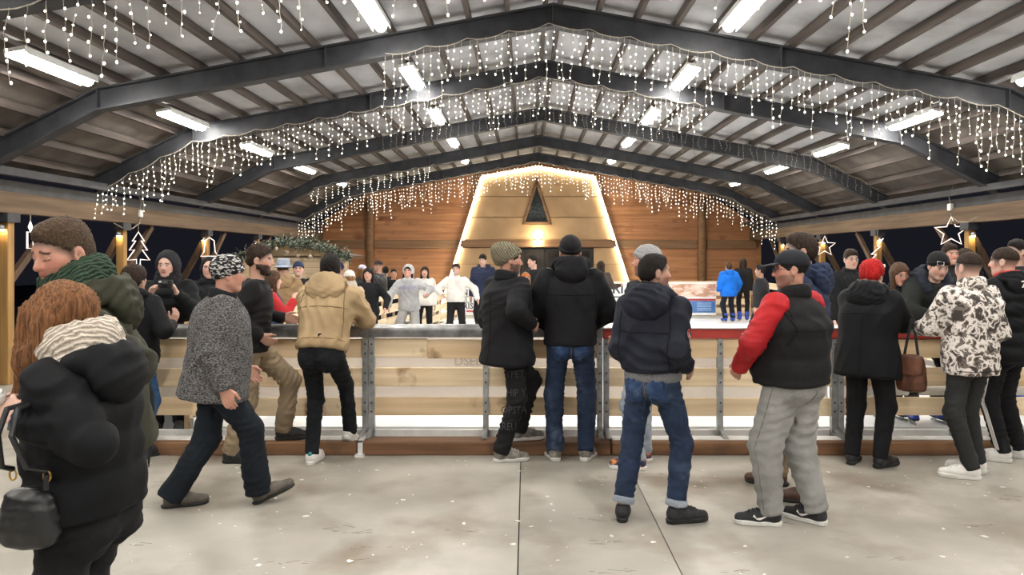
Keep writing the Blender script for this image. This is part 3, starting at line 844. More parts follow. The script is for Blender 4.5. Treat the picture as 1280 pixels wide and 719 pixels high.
def field_mesh(ops, h, fine=(), folds=None):
    """ops: ('add', prim, k) ('sub', prim, k) ('cut', point, normal, k); fine: [(lo, hi, h)] boxes"""
    adds = [o for o in ops if o[0] == 'add']
    lo = np.min([o[1][1] for o in adds], 0)-2.5*h; hi = np.max([o[1][2] for o in adds], 0)+2.5*h
    ax = [axis(lo[i], hi[i], h, [(f[0][i], f[1][i], f[2]) for f in fine]) for i in range(3)]
    gx, gy, gz = ax; F = np.full((len(gx), len(gy), len(gz)), 1.0, dtype=np.float32)
    for o in ops:
        if o[0] == 'cut':
            n = nrm(o[2]); p = o[1]
            d = ((gx-p[0])*n[0])[:,None,None]+((gy-p[1])*n[1])[None,:,None]+((gz-p[2])*n[2])[None,None,:]
            F = smax(F, d, o[3]).astype(np.float32); continue
        pr, k = o[1], o[2]; pad = k+1.6*h
        sl = []
        for i in range(3):
            i0 = np.searchsorted(ax[i], pr[1][i]-pad); i1 = np.searchsorted(ax[i], pr[2][i]+pad)
            sl.append(slice(max(i0-1, 0), i1+1))
        sl = tuple(sl)
        d = ev(pr, gx[sl[0]][:,None,None], gy[sl[1]][None,:,None], gz[sl[2]][None,None,:])
        F[sl] = smin(F[sl], d, k) if o[0] == 'add' else smax(F[sl], -d, max(k, 1e-4))
    I = F < 0
    c = [I[:-1,:-1,:-1], I[1:,:-1,:-1], I[:-1,1:,:-1], I[1:,1:,:-1], I[:-1,:-1,1:], I[1:,:-1,1:], I[:-1,1:,1:], I[1:,1:,1:]]
    s = np.zeros(c[0].shape, np.int8)
    for q in c: s += q
    act = (s > 0) & (s < 8)
    ii, jj, kk = np.nonzero(act); N = len(ii)
    if N == 0: return np.zeros((0,3)), np.zeros((0,4), int)
    offs = [(0,0,0),(1,0,0),(0,1,0),(1,1,0),(0,0,1),(1,0,1),(0,1,1),(1,1,1)]
    vals = np.stack([F[ii+a, jj+b, kk+d] for a, b, d in offs], 1)
    pos = [np.stack([gx[ii+a], gy[jj+b], gz[kk+d]], 1) for a, b, d in offs]
    acc = np.zeros((N,3)); cnt = np.zeros(N)
    for e0, e1 in ((0,1),(2,3),(4,5),(6,7),(0,2),(1,3),(4,6),(5,7),(0,4),(1,5),(2,6),(3,7)):
        va, vb = vals[:,e0], vals[:,e1]; m = (va < 0) != (vb < 0)
        t = np.where(m, va/np.where(m, va-vb, 1), 0)[:,None]
        acc += np.where(m[:,None], pos[e0]+(pos[e1]-pos[e0])*t, 0); cnt += m
    V = acc/cnt[:,None]
    idx = np.full(act.shape, -1, np.int64); idx[ii, jj, kk] = np.arange(N)
    Q = []
    for axn in range(3):
        a = [slice(1,-1)]*3; b = [slice(1,-1)]*3
        a[axn] = slice(0,-1); b[axn] = slice(1,None)
        A, B2 = I[tuple(a)], I[tuple(b)]
        ei = np.array(np.nonzero(A != B2)); fl = A[tuple(ei)]
        off = [1,1,1]; off[axn] = 0
        g0 = ei+np.array(off)[:,None]
        u, w = (axn+1)%3, (axn+2)%3
        def cell(du, dw):
            g = g0.copy(); g[u] -= du; g[w] -= dw
            return idx[g[0], g[1], g[2]]
        q = np.stack([cell(1,1), cell(0,1), cell(0,0), cell(1,0)], 1)
        q = np.where(fl[:,None], q, q[:,::-1])
        Q.append(q)
    Q = np.concatenate(Q); Q = Q[(Q >= 0).all(1)]
    if folds is not None:
        n = vnormals(V, Q); V = V + n*folds(V)[:,None]
    return V, Q

def vnormals(V, Q):
    fn = np.cross(V[Q[:,2]]-V[Q[:,0]], V[Q[:,3]]-V[Q[:,1]])
    n = np.zeros_like(V)
    for c in range(3):
        acc = np.zeros(len(V))
        for k in range(4): acc += np.bincount(Q[:,k], fn[:,c], len(V))
        n[:,c] = acc
    return n/(np.linalg.norm(n, axis=1)[:,None]+1e-12)

def folds_fn(amp, f=18.0, seed=0, zs=1.8, xs=1.0):
    r = np.random.RandomState(seed); D = [nrm(r.normal(size=3)*V3(xs,xs,zs)) for _ in range(5)]; ph = r.uniform(0, 6.28, 5)
    def fn(P):
        w = np.sin(P@D[3]*f*0.9+ph[3])*1.8
        a = 1-2*np.abs(np.sin((P@D[0])*f*2.2+w+ph[0])); b = 1-2*np.abs(np.sin((P@D[1])*f*3.1+1.7*np.sin(P@D[4]*f*1.1+ph[4])+ph[1])); c = np.sin((P@D[2])*f*.7+ph[2])
        m1 = np.clip(.5+.8*np.sin(P@D[4]*f*.55+ph[2])*np.sin(P@D[2]*f*.8+ph[0]), 0, 1); m2 = np.clip(.5+.8*np.sin(P@D[0]*f*.6+ph[1]), 0, 1)
        return amp*(0.75*a*m1+0.55*b*m2+0.35*c)
    return fn

def np_obj(name, V, Q, mat, parent=None, scale=1.0, cols=None):
    me = bpy.data.meshes.new(name)
    V = np.asarray(V, np.float32)*scale; n = len(Q)
    me.vertices.add(len(V)); me.vertices.foreach_set('co', V.ravel())
    me.loops.add(n*4); me.loops.foreach_set('vertex_index', np.asarray(Q, np.int32).ravel())
    me.polygons.add(n); me.polygons.foreach_set('loop_start', np.arange(n, dtype=np.int32)*4)
    try: me.polygons.foreach_set('loop_total', np.full(n, 4, np.int32))
    except Exception: pass
    me.polygons.foreach_set('use_smooth', np.ones(n, bool))
    me.update(calc_edges=True); me.validate()
    if cols is not None:
        at = me.color_attributes.new('col', 'FLOAT_COLOR', 'POINT')
        c4 = np.ones((len(V), 4), np.float32); c4[:, :3] = cols; at.data.foreach_set('color', c4.ravel())
    return link(name, me, mat, parent)

def rot(axis_, a):
    return np.array(Matrix.Rotation(a, 3, axis_))
# ------------------------------------------------------------------ skin, hair and cloth
def skin_mat():
    m, N, L, B = newmat('skin')
    a = N.new('ShaderNodeVertexColor'); a.layer_name = 'col'
    no = N.new('ShaderNodeTexNoise'); no.inputs['Scale'].default_value = 40
    mx = N.new('ShaderNodeMix'); mx.data_type = 'RGBA'; mx.blend_type = 'MULTIPLY'; mx.inputs[0].default_value = 0.12
    L.new(a.outputs[0], mx.inputs[6]); L.new(no.outputs[1], mx.inputs[7]); L.new(mx.outputs[2], B.inputs['Base Color'])
    B.inputs['Roughness'].default_value = 0.5
    B.inputs['Subsurface Weight'].default_value = 0.08; B.inputs['Subsurface Radius'].default_value = (0.6,0.25,0.15); B.inputs['Subsurface Scale'].default_value = 0.01
    return m
M_skin = skin_mat()
def hair_mat(name, rgb, var=0.55, sc=30, stretch=(3,3,0.5), hi=1.25):
    c = lin(rgb)
    return noisy('hair_'+name, dk(c, var), dk(c, hi), scale=sc, rough=0.6, bump=0.8, bscale=90, stretch=stretch, detail=5, spec=0.15)
HB = hair_mat('black', (34,29,27)); HD = hair_mat('dark_brown', (54,42,34)); HM = hair_mat('brown', (84,62,46)); HG = hair_mat('ginger', (122,84,56), sc=26, stretch=(5,5,0.3), hi=1.6)
HR = hair_mat('red', (176,32,30)); HBL = hair_mat('blonde', (140,104,72)); HSB = hair_mat('short_brown', (78,62,48), sc=60, stretch=(2,2,2))
def wave_knit(name, c1, c2, sc=60):
    if name in MATS: return MATS[name]
    m, N, L, B = newmat(name)
    tc = N.new('ShaderNodeTexCoord')
    wv = N.new('ShaderNodeTexWave'); wv.bands_direction = 'DIAGONAL'; wv.inputs['Scale'].default_value = sc; wv.inputs['Distortion'].default_value = 4; wv.inputs['Detail'].default_value = 2; wv.inputs['Detail Scale'].default_value = 1.5
    L.new(tc.outputs['Object'], wv.inputs['Vector'])
    cr = N.new('ShaderNodeValToRGB'); cr.color_ramp.elements[0].color = c1; cr.color_ramp.elements[1].color = c2; cr.color_ramp.elements[0].position = 0.3; cr.color_ramp.elements[1].position = 0.75
    L.new(wv.outputs[1], cr.inputs[0]); L.new(cr.outputs[0], B.inputs['Base Color'])
    bp = N.new('ShaderNodeBump'); bp.inputs['Strength'].default_value = 0.6; bp.inputs['Distance'].default_value = 0.01
    L.new(wv.outputs[1], bp.inputs['Height']); L.new(bp.outputs[0], B.inputs['Normal'])
    B.inputs['Roughness'].default_value = 0.9; B.inputs['Specular IOR Level'].default_value = 0.2
    MATS[name] = m; return m
def camo_mat():
    m, N, L, B = newmat('camouflage')
    tc = N.new('ShaderNodeTexCoord')
    n1 = N.new('ShaderNodeTexNoise'); n1.inputs['Scale'].default_value = 17; n1.inputs['Detail'].default_value = 4; n1.inputs['Distortion'].default_value = 0.6
    L.new(tc.outputs['Object'], n1.inputs['Vector'])
    cr = N.new('ShaderNodeValToRGB'); cr.color_ramp.interpolation = 'CONSTANT'
    E = cr.color_ramp.elements; E[0].position = 0; E[0].color = lin((58,50,46)); E[1].position = 0.40; E[1].color = lin((112,102,95))
    for p, c in ((0.47, (216,208,200)), (0.53, (232,226,220)), (0.58, (134,122,112)), (0.63, (66,56,52)), (0.72, (206,198,190))):
        e = E.new(p); e.color = lin(c)
    L.new(n1.outputs[0], cr.inputs[0]); L.new(cr.outputs[0], B.inputs['Base Color']); B.inputs['Roughness'].default_value = 0.8
    return m
def jeans(name, rgb, fade):
    c = lin(rgb)
    return noisy('jeans_'+name, dk(c, 0.75), dk(c, 1.1), scale=9, rough=0.85, bump=0.4, bscale=35, stretch=(1,1,2.2), c3=lin(fade), scale3=5, lo3=0.55, hi3=0.8, spec=0.2)

SK = {'fair': (208,168,150), 'mid': (186,144,124), 'ruddy': (196,144,124), 'tan': (168,122,100)}

def two_bone(a, t, l1, l2, pole):
    a = V3(a); t = V3(t); d = t-a; L_ = np.linalg.norm(d); mx = (l1+l2)*0.998
    if L_ > mx: d = d/L_*mx; t = a+d; L_ = mx
    L_ = max(L_, abs(l1-l2)+1e-3)
    x = (l1*l1-l2*l2+L_*L_)/(2*L_); hgt = math.sqrt(max(l1*l1-x*x, 0))
    dn = d/np.linalg.norm(d); p = V3(pole); p = p-dn*(p@dn); p = nrm(p)
    return a+dn*x+p*hgt, t

def hand_ops(W, D, Nn, side, curl, fat=1.0):
    """W wrist, D finger direction, Nn palm normal (the way fingers curl)"""
    D = nrm(D); Nn = V3(Nn); Nn = nrm(Nn-D*(Nn@D)); S = np.cross(D, Nn)*side      # S: towards the thumb
    ops = []
    offs = [0.030, 0.011, -0.009, -0.028]; lens = [0.072, 0.080, 0.074, 0.058]
    for o_, l_ in zip(offs, lens):
        k = W + D*(0.092-abs(o_)*0.25) + S*o_
        ops.append(('add', RC(W+D*0.01+S*o_*0.55, k, 0.0165*fat, 0.0125*fat), 0.012))
        d = D; p = k
        for j, (fr, r) in enumerate(((0.45, 0.0100), (0.31, 0.0092), (0.24, 0.0080))):
            a = curl*(0.65, 0.85, 0.6)[j]
            d = nrm(d*math.cos(a)+np.cross(np.cross(d, Nn), d)*math.sin(a)) if a else d
            q = p+d*l_*fr
            ops.append(('add', RC(p, q, r*fat, r*fat*0.93), 0.004)); p = q
    b = W+D*0.03+S*0.026
    t1 = b+nrm(D*0.75+S*0.75+Nn*0.25)*0.042; t2 = t1+nrm(D*0.9+S*0.15+Nn*(0.2+0.5*curl))*0.046
    ops += [('add', RC(b-D*0.012, t1, 0.0165*fat, 0.0125*fat), 0.012), ('add', RC(t1, t2, 0.0115*fat, 0.0095*fat), 0.005)]
    return ops

SHOES = {}
def shoe_mesh(kind):
    if kind in SHOES: return SHOES[kind]
    if kind == 'boot':
        up = [('add', RC((0,-.035,.05),(0,.07,.050),.043,.040),.02), ('add', RC((0,.07,.045),(0,.175,.034),.041,.032),.03), ('add', RC((0,-.035,.05),(0,-.03,.15),.043,.047,fb=True),.03)]
    elif kind == 'skate':
        up = [('add', RC((0,-.035,.09),(0,.07,.085),.047,.046),.02), ('add', RC((0,.07,.085),(0,.165,.075),.046,.038),.03), ('add', RC((0,-.03,.10),(0,-.025,.27),.049,.056,fb=True),.03)]
    else:
        up = [('add', RC((0,-.045,.055),(0,.06,.050),.042,.040),.02), ('add', RC((0,.06,.046),(0,.165,.036),.041,.033),.03), ('add', RC((0,-.045,.06),(0,-.035,.105),.040,.043,fb=True),.03), ('add', RC((0,0,.085),(0,.09,.055),.03,.028),.03)]
    zc = 0.055 if kind == 'skate' else 0.018
    ops = up+[('cut', V3(0,0,zc), V3(0,0,-1), .004)]
    Vv, Q = field_mesh(ops, 0.0085)
    me = np_obj('tmp', Vv, Q, None); m = me.data; bpy.data.objects.remove(me)
    # sole outline
    def out(s, z, grow):
        pts = []
        prof = [(-.095,.0),(-.085,.026),(-.06,.036),(0,.035),(.06,.042),(.11,.046),(.155,.040),(.185,.026),(.20,.0)]
        for y, x in prof: pts.append((x*s+(grow if x else 0), y*1.0+(grow if y > 0 else -grow)*(1 if abs(x) < .03 else .3), z))
        for y, x in prof[-2:0:-1]: pts.append((-x*s-grow, y+(grow if y > 0 else -grow)*(1 if abs(x) < .03 else .3), z))
        return pts
    mb = MB(); th = 0.032 if kind != 'boot' else 0.024
    if kind == 'skate':
        rings = [out(1,.045,0), out(1,.060,.004)]
    else:
        rings = [out(.96,0,-.004), out(1,.006,.002), out(1,th-.006,.004), out(1,th,-.002)]
    n = len(rings[0])
    for r in rings: mb.v += r
    for i in range(len(rings)-1):
        for k in range(n): mb.f.append((i*n+k, i*n+(k+1)%n, (i+1)*n+(k+1)%n, (i+1)*n+k))
    mb.f.append(tuple(range(n))[::-1]); mb.f.append(tuple((len(rings)-1)*n+k for k in range(n)))
    sole = mb.mesh('sole')
    lac = MB()
    for k in range(4):
        yy = .035+.024*k; P = []
        for t in np.linspace(-1, 1, 7):
            x = t*.026; zz = .16
            lo_, hi_ = 0.0, .2
            for _ in range(24):
                mid = (lo_+hi_)/2
                if evpts(up, V3(x, yy, mid)[None])[0] > 0: hi_ = mid
                else: lo_ = mid
            P.append((x, yy, hi_+.002))
        lac.tube(P, .0032, 5)
    lace = lac.mesh('laces', True)
    blade = None
    if kind == 'skate':
        b = MB().prism([(0,0)], 0, 0) if False else MB()
        b.box(-.0025,.0025,-.10,.20,0.0,.022); b.box(-.008,.008,-.07,-.03,.02,.05); b.box(-.008,.008,.08,.13,.02,.05)
        blade = b.mesh('blade')
    SHOES[kind] = (m, sole, lace, blade, up)
    return SHOES[kind]

def add_shoe(parent, kind, p, k, mat, solemat, lacemat=None, name=None):
    m, s, l, bl, up = shoe_mesh(kind)
    o = link(name or ('skate' if kind == 'skate' else 'shoe'), m, mat, parent, V3(p[0],p[1],p[2])*k)
    o.rotation_euler = Euler((p[4], 0, p[3]), 'XYZ'); kk = k*1.0; o.scale = (kk, kk, kk)
    link('sole', s, solemat, o)
    if lacemat: link('laces', l, lacemat, o)['kind'] = 'stuff'
    if bl is not None: link('blade', bl, M_galv, o)
    return o

PERSONS = {}
def person(label, px, d, top, yaw, z0=0.0, h=0.013, skin='mid', pel=(0,0,0), lean=0, side=0, twist=0, head=(0,0,0),
           fl=(-.10,0,0,.12,0), fr=(.10,0,0,-.12,0), kl=None, kr=None, hl=None, hr=None, el=(-.5,-1,-.2), er=(.5,-1,-.2),
           hdl=None, hdr=None, pnl=None, pnr=None, curl=0.5, fat=0.0, belly=0.0,
           jacket=None, trousers=None, shoes=None, hair=None, hat=None, collar=None, scarf=None, hood=None, glasses=None,
           brow=(50,38,30), beard=0.0, beardc=(46,36,30), smile=False, closed=False, stubble=0.0, jname='jacket', wide=0.0, female=False, kscale=1.0, footz=None, dx=0.0, top_ref=None, headscale=1.0, detail=False, shaved=False):
    yaw = math.radians(yaw)
    # ---------------- skeleton in reference units (1.75 m figure)
    P = V3(0,0,.95)+V3(pel)
    U = nrm(rot('Y', math.radians(side))@rot('X', -math.radians(lean))@V3(0,0,1))
    Rr = nrm(rot('Z', math.radians(twist))@V3(1,0,0)); Rr = nrm(Rr-U*(Rr@U)); Fw = np.cross(U, Rr)
    N = P+U*.52
    sw = .165 if female else .185
    sw += wide
    SL, SR = N-U*.065-Rr*sw, N-U*.065+Rr*sw
    hy, hpi, hro = [math.radians(a) for a in head]
    Hup = nrm(U*0.45+V3(0,0,1)*0.55)
    HR_ = rot('Z', math.radians(twist)+hy)@rot('X', hpi)@rot('Y', hro)      # pitch > 0 looks up
    C = N+Hup*.06+HR_@V3(0,.015,.10)
    hs = headscale
    hp = lambda x, y, z: C+HR_@(V3(x,y,z)*hs)
    # ---------------- overall scale from the height of the head in the photograph
    hat_up = {'beanie': .035, 'slouch': .035, 'cap': .02, 'bucket': .03, 'hood': .045, 'pom': .05, None: .012}[hat['kind'] if hat else None]
    tz = C[2]+.118*hs+hat_up if top_ref is None else top_ref
    k = (Z(top, d)-z0)/tz
    # ---------------- legs
    hipL, hipR = P+V3(-.088,0,-.03), P+V3(.088,0,-.03)
    ank = {}
    for nm_, f in (('L', fl), ('R', fr)):
        R_ = rot('Z', f[3])@rot('X', f[4]); ank[nm_] = V3(f[0],f[1],f[2])+R_@V3(0,-.03,.085 if footz is None else footz)
    ff = lambda f: rot('Z', f[3])@V3(0,1,0)
    KL, ankL = two_bone(hipL, ank['L'], .425, .43, kl if kl is not None else ff(fl)+V3(-.1,.3,0))
    KR, ankR = two_bone(hipR, ank['R'], .425, .43, kr if kr is not None else ff(fr)+V3(.1,.3,0))
    # ---------------- arms
    hl_ = V3(hl) if hl is not None else SL+V3(-.07,.04,-.54); hr_ = V3(hr) if hr is not None else SR+V3(.07,.04,-.54)
    EL_, WL = two_bone(SL, hl_, .285, .26, el); ER_, WR = two_bone(SR, hr_, .285, .26, er)
    DL = nrm(hdl) if hdl is not None else nrm(WL-EL_); DR = nrm(hdr) if hdr is not None else nrm(WR-ER_)
    NL_ = V3(pnl) if pnl is not None else V3(1,.3,0); NR_ = V3(pnr) if pnr is not None else V3(-1,.3,0)
    # ---------------- body
    body = []
    A = lambda pr, kk=.02: body.append(('add', pr, kk))
    A(LOFT(P, U, Rr, Fw, [(-.10,.13,.09),(0,.145,.10),(.15,.125,.09),(.33,.15,.10),(.44,.14,.085),(.51,.06,.06)]), .03)
    A(RC(N-U*.05, hp(0,-.022,-.055), .058 if not female else .048, .054 if not female else .045), .03)
    for S_, E_, W_ in ((SL,EL_,WL),(SR,ER_,WR)):
        A(RC(S_,E_,.048,.040),.04); A(RC(E_,W_,.040,.027),.02)
    for h_, k_, a_ in ((hipL,KL,ankL),(hipR,KR,ankR)):
        A(RC(h_,k_,.075,.052),.04); A(RC(k_,a_,.052,.034),.03); 
    for f, a_ in ((fl,ankL),(fr,ankR)):
        R_ = rot('Z', f[3])@rot('X', f[4]); A(RC(a_-V3(0,0,.02), a_+R_@V3(0,.13,-.04), .030, .026), .03)
    hf = 1.0 if h < .0145 else 1.15
    body += hand_ops(WL, DL, NL_, -1, curl, hf); body += hand_ops(WR, DR, NR_, 1, curl, hf)
    E3 = lambda c, r, kk=.02: body.append(('add', EL(hp(*c), V3(r)*hs, HR_), kk*hs))
    R3 = lambda a, b, ra, rb, kk=.01: body.append(('add', RC(hp(*a), hp(*b), ra*hs, rb*hs), kk*hs))
    S3 = lambda c, r, kk=.01: body.append(('sub', EL(hp(*c), V3(r)*hs, HR_), kk*hs))
    E3((0,-.012,.030),(.075,.097,.086)); E3((0,.028,-.030),(.060,.064,.080),.03)
    R3((-.048,.005,-.052),(-.014,.058,-.090),.022,.019,.03); R3((.048,.005,-.052),(.014,.058,-.090),.022,.019,.03); R3((-.012,.064,-.092),(.012,.064,-.092),.020,.020,.02)
    R3((-.030,.066,.030),(.030,.066,.030),.018,.018,.02)
    S3((-.031,.104,.006),(.019,.020,.013),.014); S3((.031,.104,.006),(.019,.020,.013),.014)
    R3((0,.082,.016),(0,.105,-.024),.009,.0125,.010); R3((-.011,.090,-.027),(.011,.090,-.027),.009,.009,.008)
    R3((-.040,.050,-.016),(-.034,.055,-.03),.022,.020,.03); R3((.040,.050,-.016),(.034,.055,-.03),.022,.020,.03)
    R3((-.017,.083,-.052),(.017,.083,-.052),.0085,.0085,.006); R3((-.014,.081,-.064),(.014,.081,-.064),.0090,.0090,.006)
    E3((-.031,.074,.007),(.0145,.0145,.0125),.004); E3((.031,.074,.007),(.0145,.0145,.0125),.004)
    for s in (-1,1):
        E3((s*.078,-.010,-.006),(.010,.022,.033),.012); S3((s*.086,-.004,-.004),(.006,.010,.018),.006)
    fine = [(C-V3(.13,.13,.14)*hs, C+V3(.13,.13,.14)*hs, (0.0048 if detail else 0.0068 if h < .0145 else .0095)/k)]
    if h < .0145:
        for W_, D_ in ((WL,DL),(WR,DR)):
            fine.append((W_+D_*.09-.085, W_+D_*.09+.085, .0062/k))
    Vb, Qb = field_mesh(body, h*1.25/k, fine)
    # colours
    sc = np.array(lin(SK[skin])[:3]); cols = np.tile(sc, (len(Vb), 1))
    q = ((Vb-C)@HR_)/hs; ax_ = np.abs(q[:,0]); hd = np.abs(q).max(1) < .2
    front = hd & (q[:,1] > .04)
    bc = np.array(lin(brow)[:3])
    cols[front & (np.abs(q[:,2]+.02) < .02) & (ax_ > .025)] *= np.array([1.04,.9,.88])
    cols[hd & (np.abs(q[:,2]+.026) < .012) & (ax_ < .02) & (q[:,1] > .09)] *= np.array([1.02,.88,.85])
    if beard:
        m = hd & (q[:,2] < -.030-.25*np.maximum(0, .02-ax_)*0) & (q[:,1] > -.01) & ~((ax_ < .03) & (q[:,2] > -.042))
        m &= (q[:,2] > -.118) & ((q[:,2] > -.075) | (q[:,1] > .018))
        m &= ~((q[:,2] > -.05) & (q[:,1] > .03) & (ax_ < .045) & (q[:,2] > -.040))
        cols[m] = cols[m]*(1-beard)+np.array(lin(beardc)[:3])*beard
    if shaved:
        m = hd & (q[:,1] < .05) & (q[:,2] > -.06) & (ax_ < .078); w = (np.clip((q[:,2]+.065)/.075, 0, 1)*.8*m)[:,None]; cols = cols*(1-w)+bc*w
    if hair and hair['kind'] in ('short', 'crop') and not hat:
        pl = (q-np.array([0,.080,.058]))@nrm(V3(0,-.12,.155)) if hair['kind'] == 'short' else q[:,2]-.02
        m = hd & (ax_ < .0805) & (q[:,1] < .092); w = np.clip((pl+.022)/.024, 0, 1)*.85*m
        w = w*np.clip((.075-np.abs(q[:,2]-.055))/.02+1.0, 0, 1)
        cols = cols*(1-w[:,None])+bc*w[:,None]
    lipc = sc*np.array([.80,.52,.52]); lm_ = front & (ax_ < .023) & (q[:,2] < -.047) & (q[:,2] > -.070) & (q[:,1] > .072)
    cols[lm_] = lipc
    cols[front & (ax_ < .020) & (np.abs(q[:,2]+.0580) < .0022)] = lipc*.4
    if smile:
        cols[front & (ax_ < .022) & (np.abs(q[:,2]+.057) < .0048)] = (.75,.72,.68)
    bm_ = front & (np.abs(q[:,2]-.0285-.004*np.cos(ax_*60)) < .0048) & (ax_ > .014) & (ax_ < .050); cols[bm_] = bc
    em = front & (np.abs(ax_-.031) < .0145) & (np.abs(q[:,2]-.007) < (.0068 if not closed else .0001))
    cols[em] = (.62,.58,.55); cols[em & (np.abs(ax_-.031) < .0062)] = (.03,.02,.015)
    if closed: cols[front & (np.abs(ax_-.031) < .016) & (np.abs(q[:,2]+.001+.12*(ax_-.031)**2*10) < .0028)] = sc*.25
    else: cols[front & (np.abs(ax_-.031) < .016) & (np.abs(q[:,2]-.0145) < .0026)] = sc*.3
    root = np_obj('person', Vb, Qb, M_skin, None, k, cols)
    root.location = (X(px, d)+dx, d, z0); root.rotation_euler = (0,0,yaw)
    tag(root, label, 'person', 'people at the rink')
    # ---------------- trousers
    if trousers:
        t = trousers; f_ = t.get('fat', 0.0)+fat*.4
        ops = [('add', LOFT(P, U*.4+V3(0,0,.6), V3(1,0,0), V3(0,1,0), [(-.10,.165+f_,.120+f_),(0,.170+f_,.125+f_,0,-.01),(.10,.158+f_+fat*.5,.120+f_+fat*.5),(.14,.155+f_+fat*.5,.12+f_+fat*.5)]), .03)]
        ops.append(('add', EL(P+V3(-.07,-.055,-.07),(.09+f_,.085+f_,.11)), .04)); ops.append(('add', EL(P+V3(.07,-.055,-.07),(.09+f_,.085+f_,.11)), .04))
        tr, kr_, cr_ = t.get('thigh', .092)+f_, t.get('knee', .068)+f_*.8, t.get('cuff', .060)
        for h_, k_, a_ in ((hipL,KL,ankL),(hipR,KR,ankR)):
            dn = nrm(a_-k_); e_ = a_+dn*t.get('drop', .015)
            ops.append(('add', RC(h_,k_,tr,kr_), .035)); ops.append(('add', RC(k_,e_,kr_,cr_,fb=True,q=t.get('ring')), .03))
        ops.append(('sub', RC(P+V3(0,0,-.30), P+V3(0,.02,-.115), .012,.004), .03))
        Vt, Qt = field_mesh(ops, h/k, folds=folds_fn(t.get('fold', .006), t.get('ff', 22), int(px), 2.4))
        np_obj('trousers', Vt, Qt, t['mat'], root, k); ops_t = ('mesh', Vt, Qt)
        if t.get('turnup'):
            for k_, a_ in ((KL,ankL),(KR,ankR)):
                dn = nrm(a_-k_); e_ = a_+dn*t.get('drop', .015)
                Vt, Qt = field_mesh([('add', RC(e_-dn*.045, e_+dn*.004, cr_+.007, cr_+.007, fa=True, fb=True), .01)], .010/k)
                np_obj('turned_up_cuff', Vt, Qt, t['turnup'], root, k)
        if t.get('stripes'):
            for s, h_, k_, a_ in ((-1,hipL,KL,ankL),(1,hipR,KR,ankR)):
                for o_ in (-.012, 0, .012):
                    pts = []
                    for tt in np.linspace(.05, 1.95, 24):
                        b_ = h_+(k_-h_)*tt if tt < 1 else k_+(a_-k_)*(tt-1)
                        pt = b_+V3(s*.2, o_, 0); dv = V3(-s,0,0); lo_, hi_ = 0.0, .2
                        for _ in range(14):
                            mi = (lo_+hi_)/2
                            if evpts(ops, (pt+dv*mi)[None])[0] > 0: lo_ = mi
                            else: hi_ = mi
                        pts.append((pt+dv*(lo_-.006))*k)
                    MB().tube(pts, .0045, 5).build('side_stripe', t['stripes'], root, smooth=True)
    # ---------------- jacket
    J = {}
    if jacket:
        j = jacket; g = j.get('fat', .025); hem = j.get('hem', -.12); Q_ = j.get('quilt'); bl = belly
        qk = (Q_[0], Q_[1], 0.0) if Q_ else None
        g2 = g+fat
        nz = .90 if female else 1.0
        keys = [(hem, (.168+g2+j.get('flare',0))*1.0, .122+g2+j.get('flare',0), 0, bl*.3)]
        if hem < -.03: keys.append((0, .168+g2+j.get('flare',0)*.4, .122+g2+bl*.5, 0, bl*.5))
        keys += [(.15,.160*nz+g2,.118+g2+bl*.5,0,bl*.6),(.33,.178*nz+g2,.124+g2,0,.0),(.43,(.165+wide)*nz+g,.108+g,0,-.005),(.49,.10+g*.6,.082+g*.6,0,-.008),(.53,.068+g*.3,.068+g*.3,0,-.005)]
        if j.get('cinch'): keys = [(hem, .150+g2, .112+g2)]+[(hem+.05, .166+g2, .124+g2)]+[kk for kk in keys if kk[0] > hem+.06]
        ops = [('add', LOFT(P, U, Rr, Fw, keys, 2.4, qk), .03)]
        if j.get('sleeves', True):
            sr = j.get('sr', .058)-.004+g*.42
            so_ = []
            for S_, E_, W_ in ((SL,EL_,WL),(SR,ER_,WR)):
                q2 = qk if j.get('smat') is None else None
                so_.append(('add', RC(S_+U*.005, E_, sr+.010, sr, q=q2), .055)); so_.append(('add', RC(E_, W_+nrm(W_-E_)*.012, sr, j.get('cuff', .040)+g*.28, fb=True, q=q2), .03))
            if j.get('smat') is None: ops += so_
            else:
                Vs, Qs = field_mesh(so_, h/k, folds=folds_fn(j.get('fold', .006), 20, int(px)+5))
                np_obj('sleeves', Vs, Qs, j['smat'], root, k)
        elif True:
            pass
        J['ops'] = ops
        Vj, Qj = field_mesh(ops, h/k, folds=folds_fn(j.get('fold', .006), j.get('ff', 15), int(px)+3, j.get('zs', 1.4)))
        np_obj(jname, Vj, Qj, j['mat'], root, k); J['mesh'] = ('mesh', Vj, Qj)
        if j.get('under'):
            Vu, Qu = field_mesh([('add', LOFT(P, U, Rr, Fw, [(hem-.06,.150+g2,.106+g2),(hem+.05,.146+g2,.10+g2)], 2.4), .02)], h/k)
            np_obj('sweater_hem', Vu, Qu, j['under'], root, k)
    # ---------------- neckwear
    def ring(r, rad, z, fz=0.0, n=14, yb=-.012, flat=1.0):
        o_ = []
        pts = [N+U*(z+fz*math.cos(2*math.pi*i/n))+Rr*(rad*math.sin(2*math.pi*i/n))+Fw*(yb+rad*flat*math.cos(2*math.pi*i/n)) for i in range(n)]
        for i in range(n): o_.append(('add', RC(pts[i], pts[(i+1)%n], r), .012))
        return o_
    if collar:
        Vc, Qc = field_mesh(ring(collar.get('r',.024), collar.get('rad',.066), collar.get('z',.03), -.015)+ring(collar.get('r',.024), collar.get('rad',.07), collar.get('z',.03)-.035, -.015), min(h, .011)/k)
        np_obj('collar', Vc, Qc, collar['mat'], root, k)
    if scarf:
        rs = scarf.get('rad', .082)
        o_ = ring(.042, rs, .045, -.025)+ring(.040, rs+.008, -.01, -.04)+ring(.034, rs-.006, .085, -.02)
        Vc, Qc = field_mesh(o_, .010/k, folds=folds_fn(.007, 40, 3, 2.0)); np_obj('scarf', Vc, Qc, scarf['mat'], root, k)
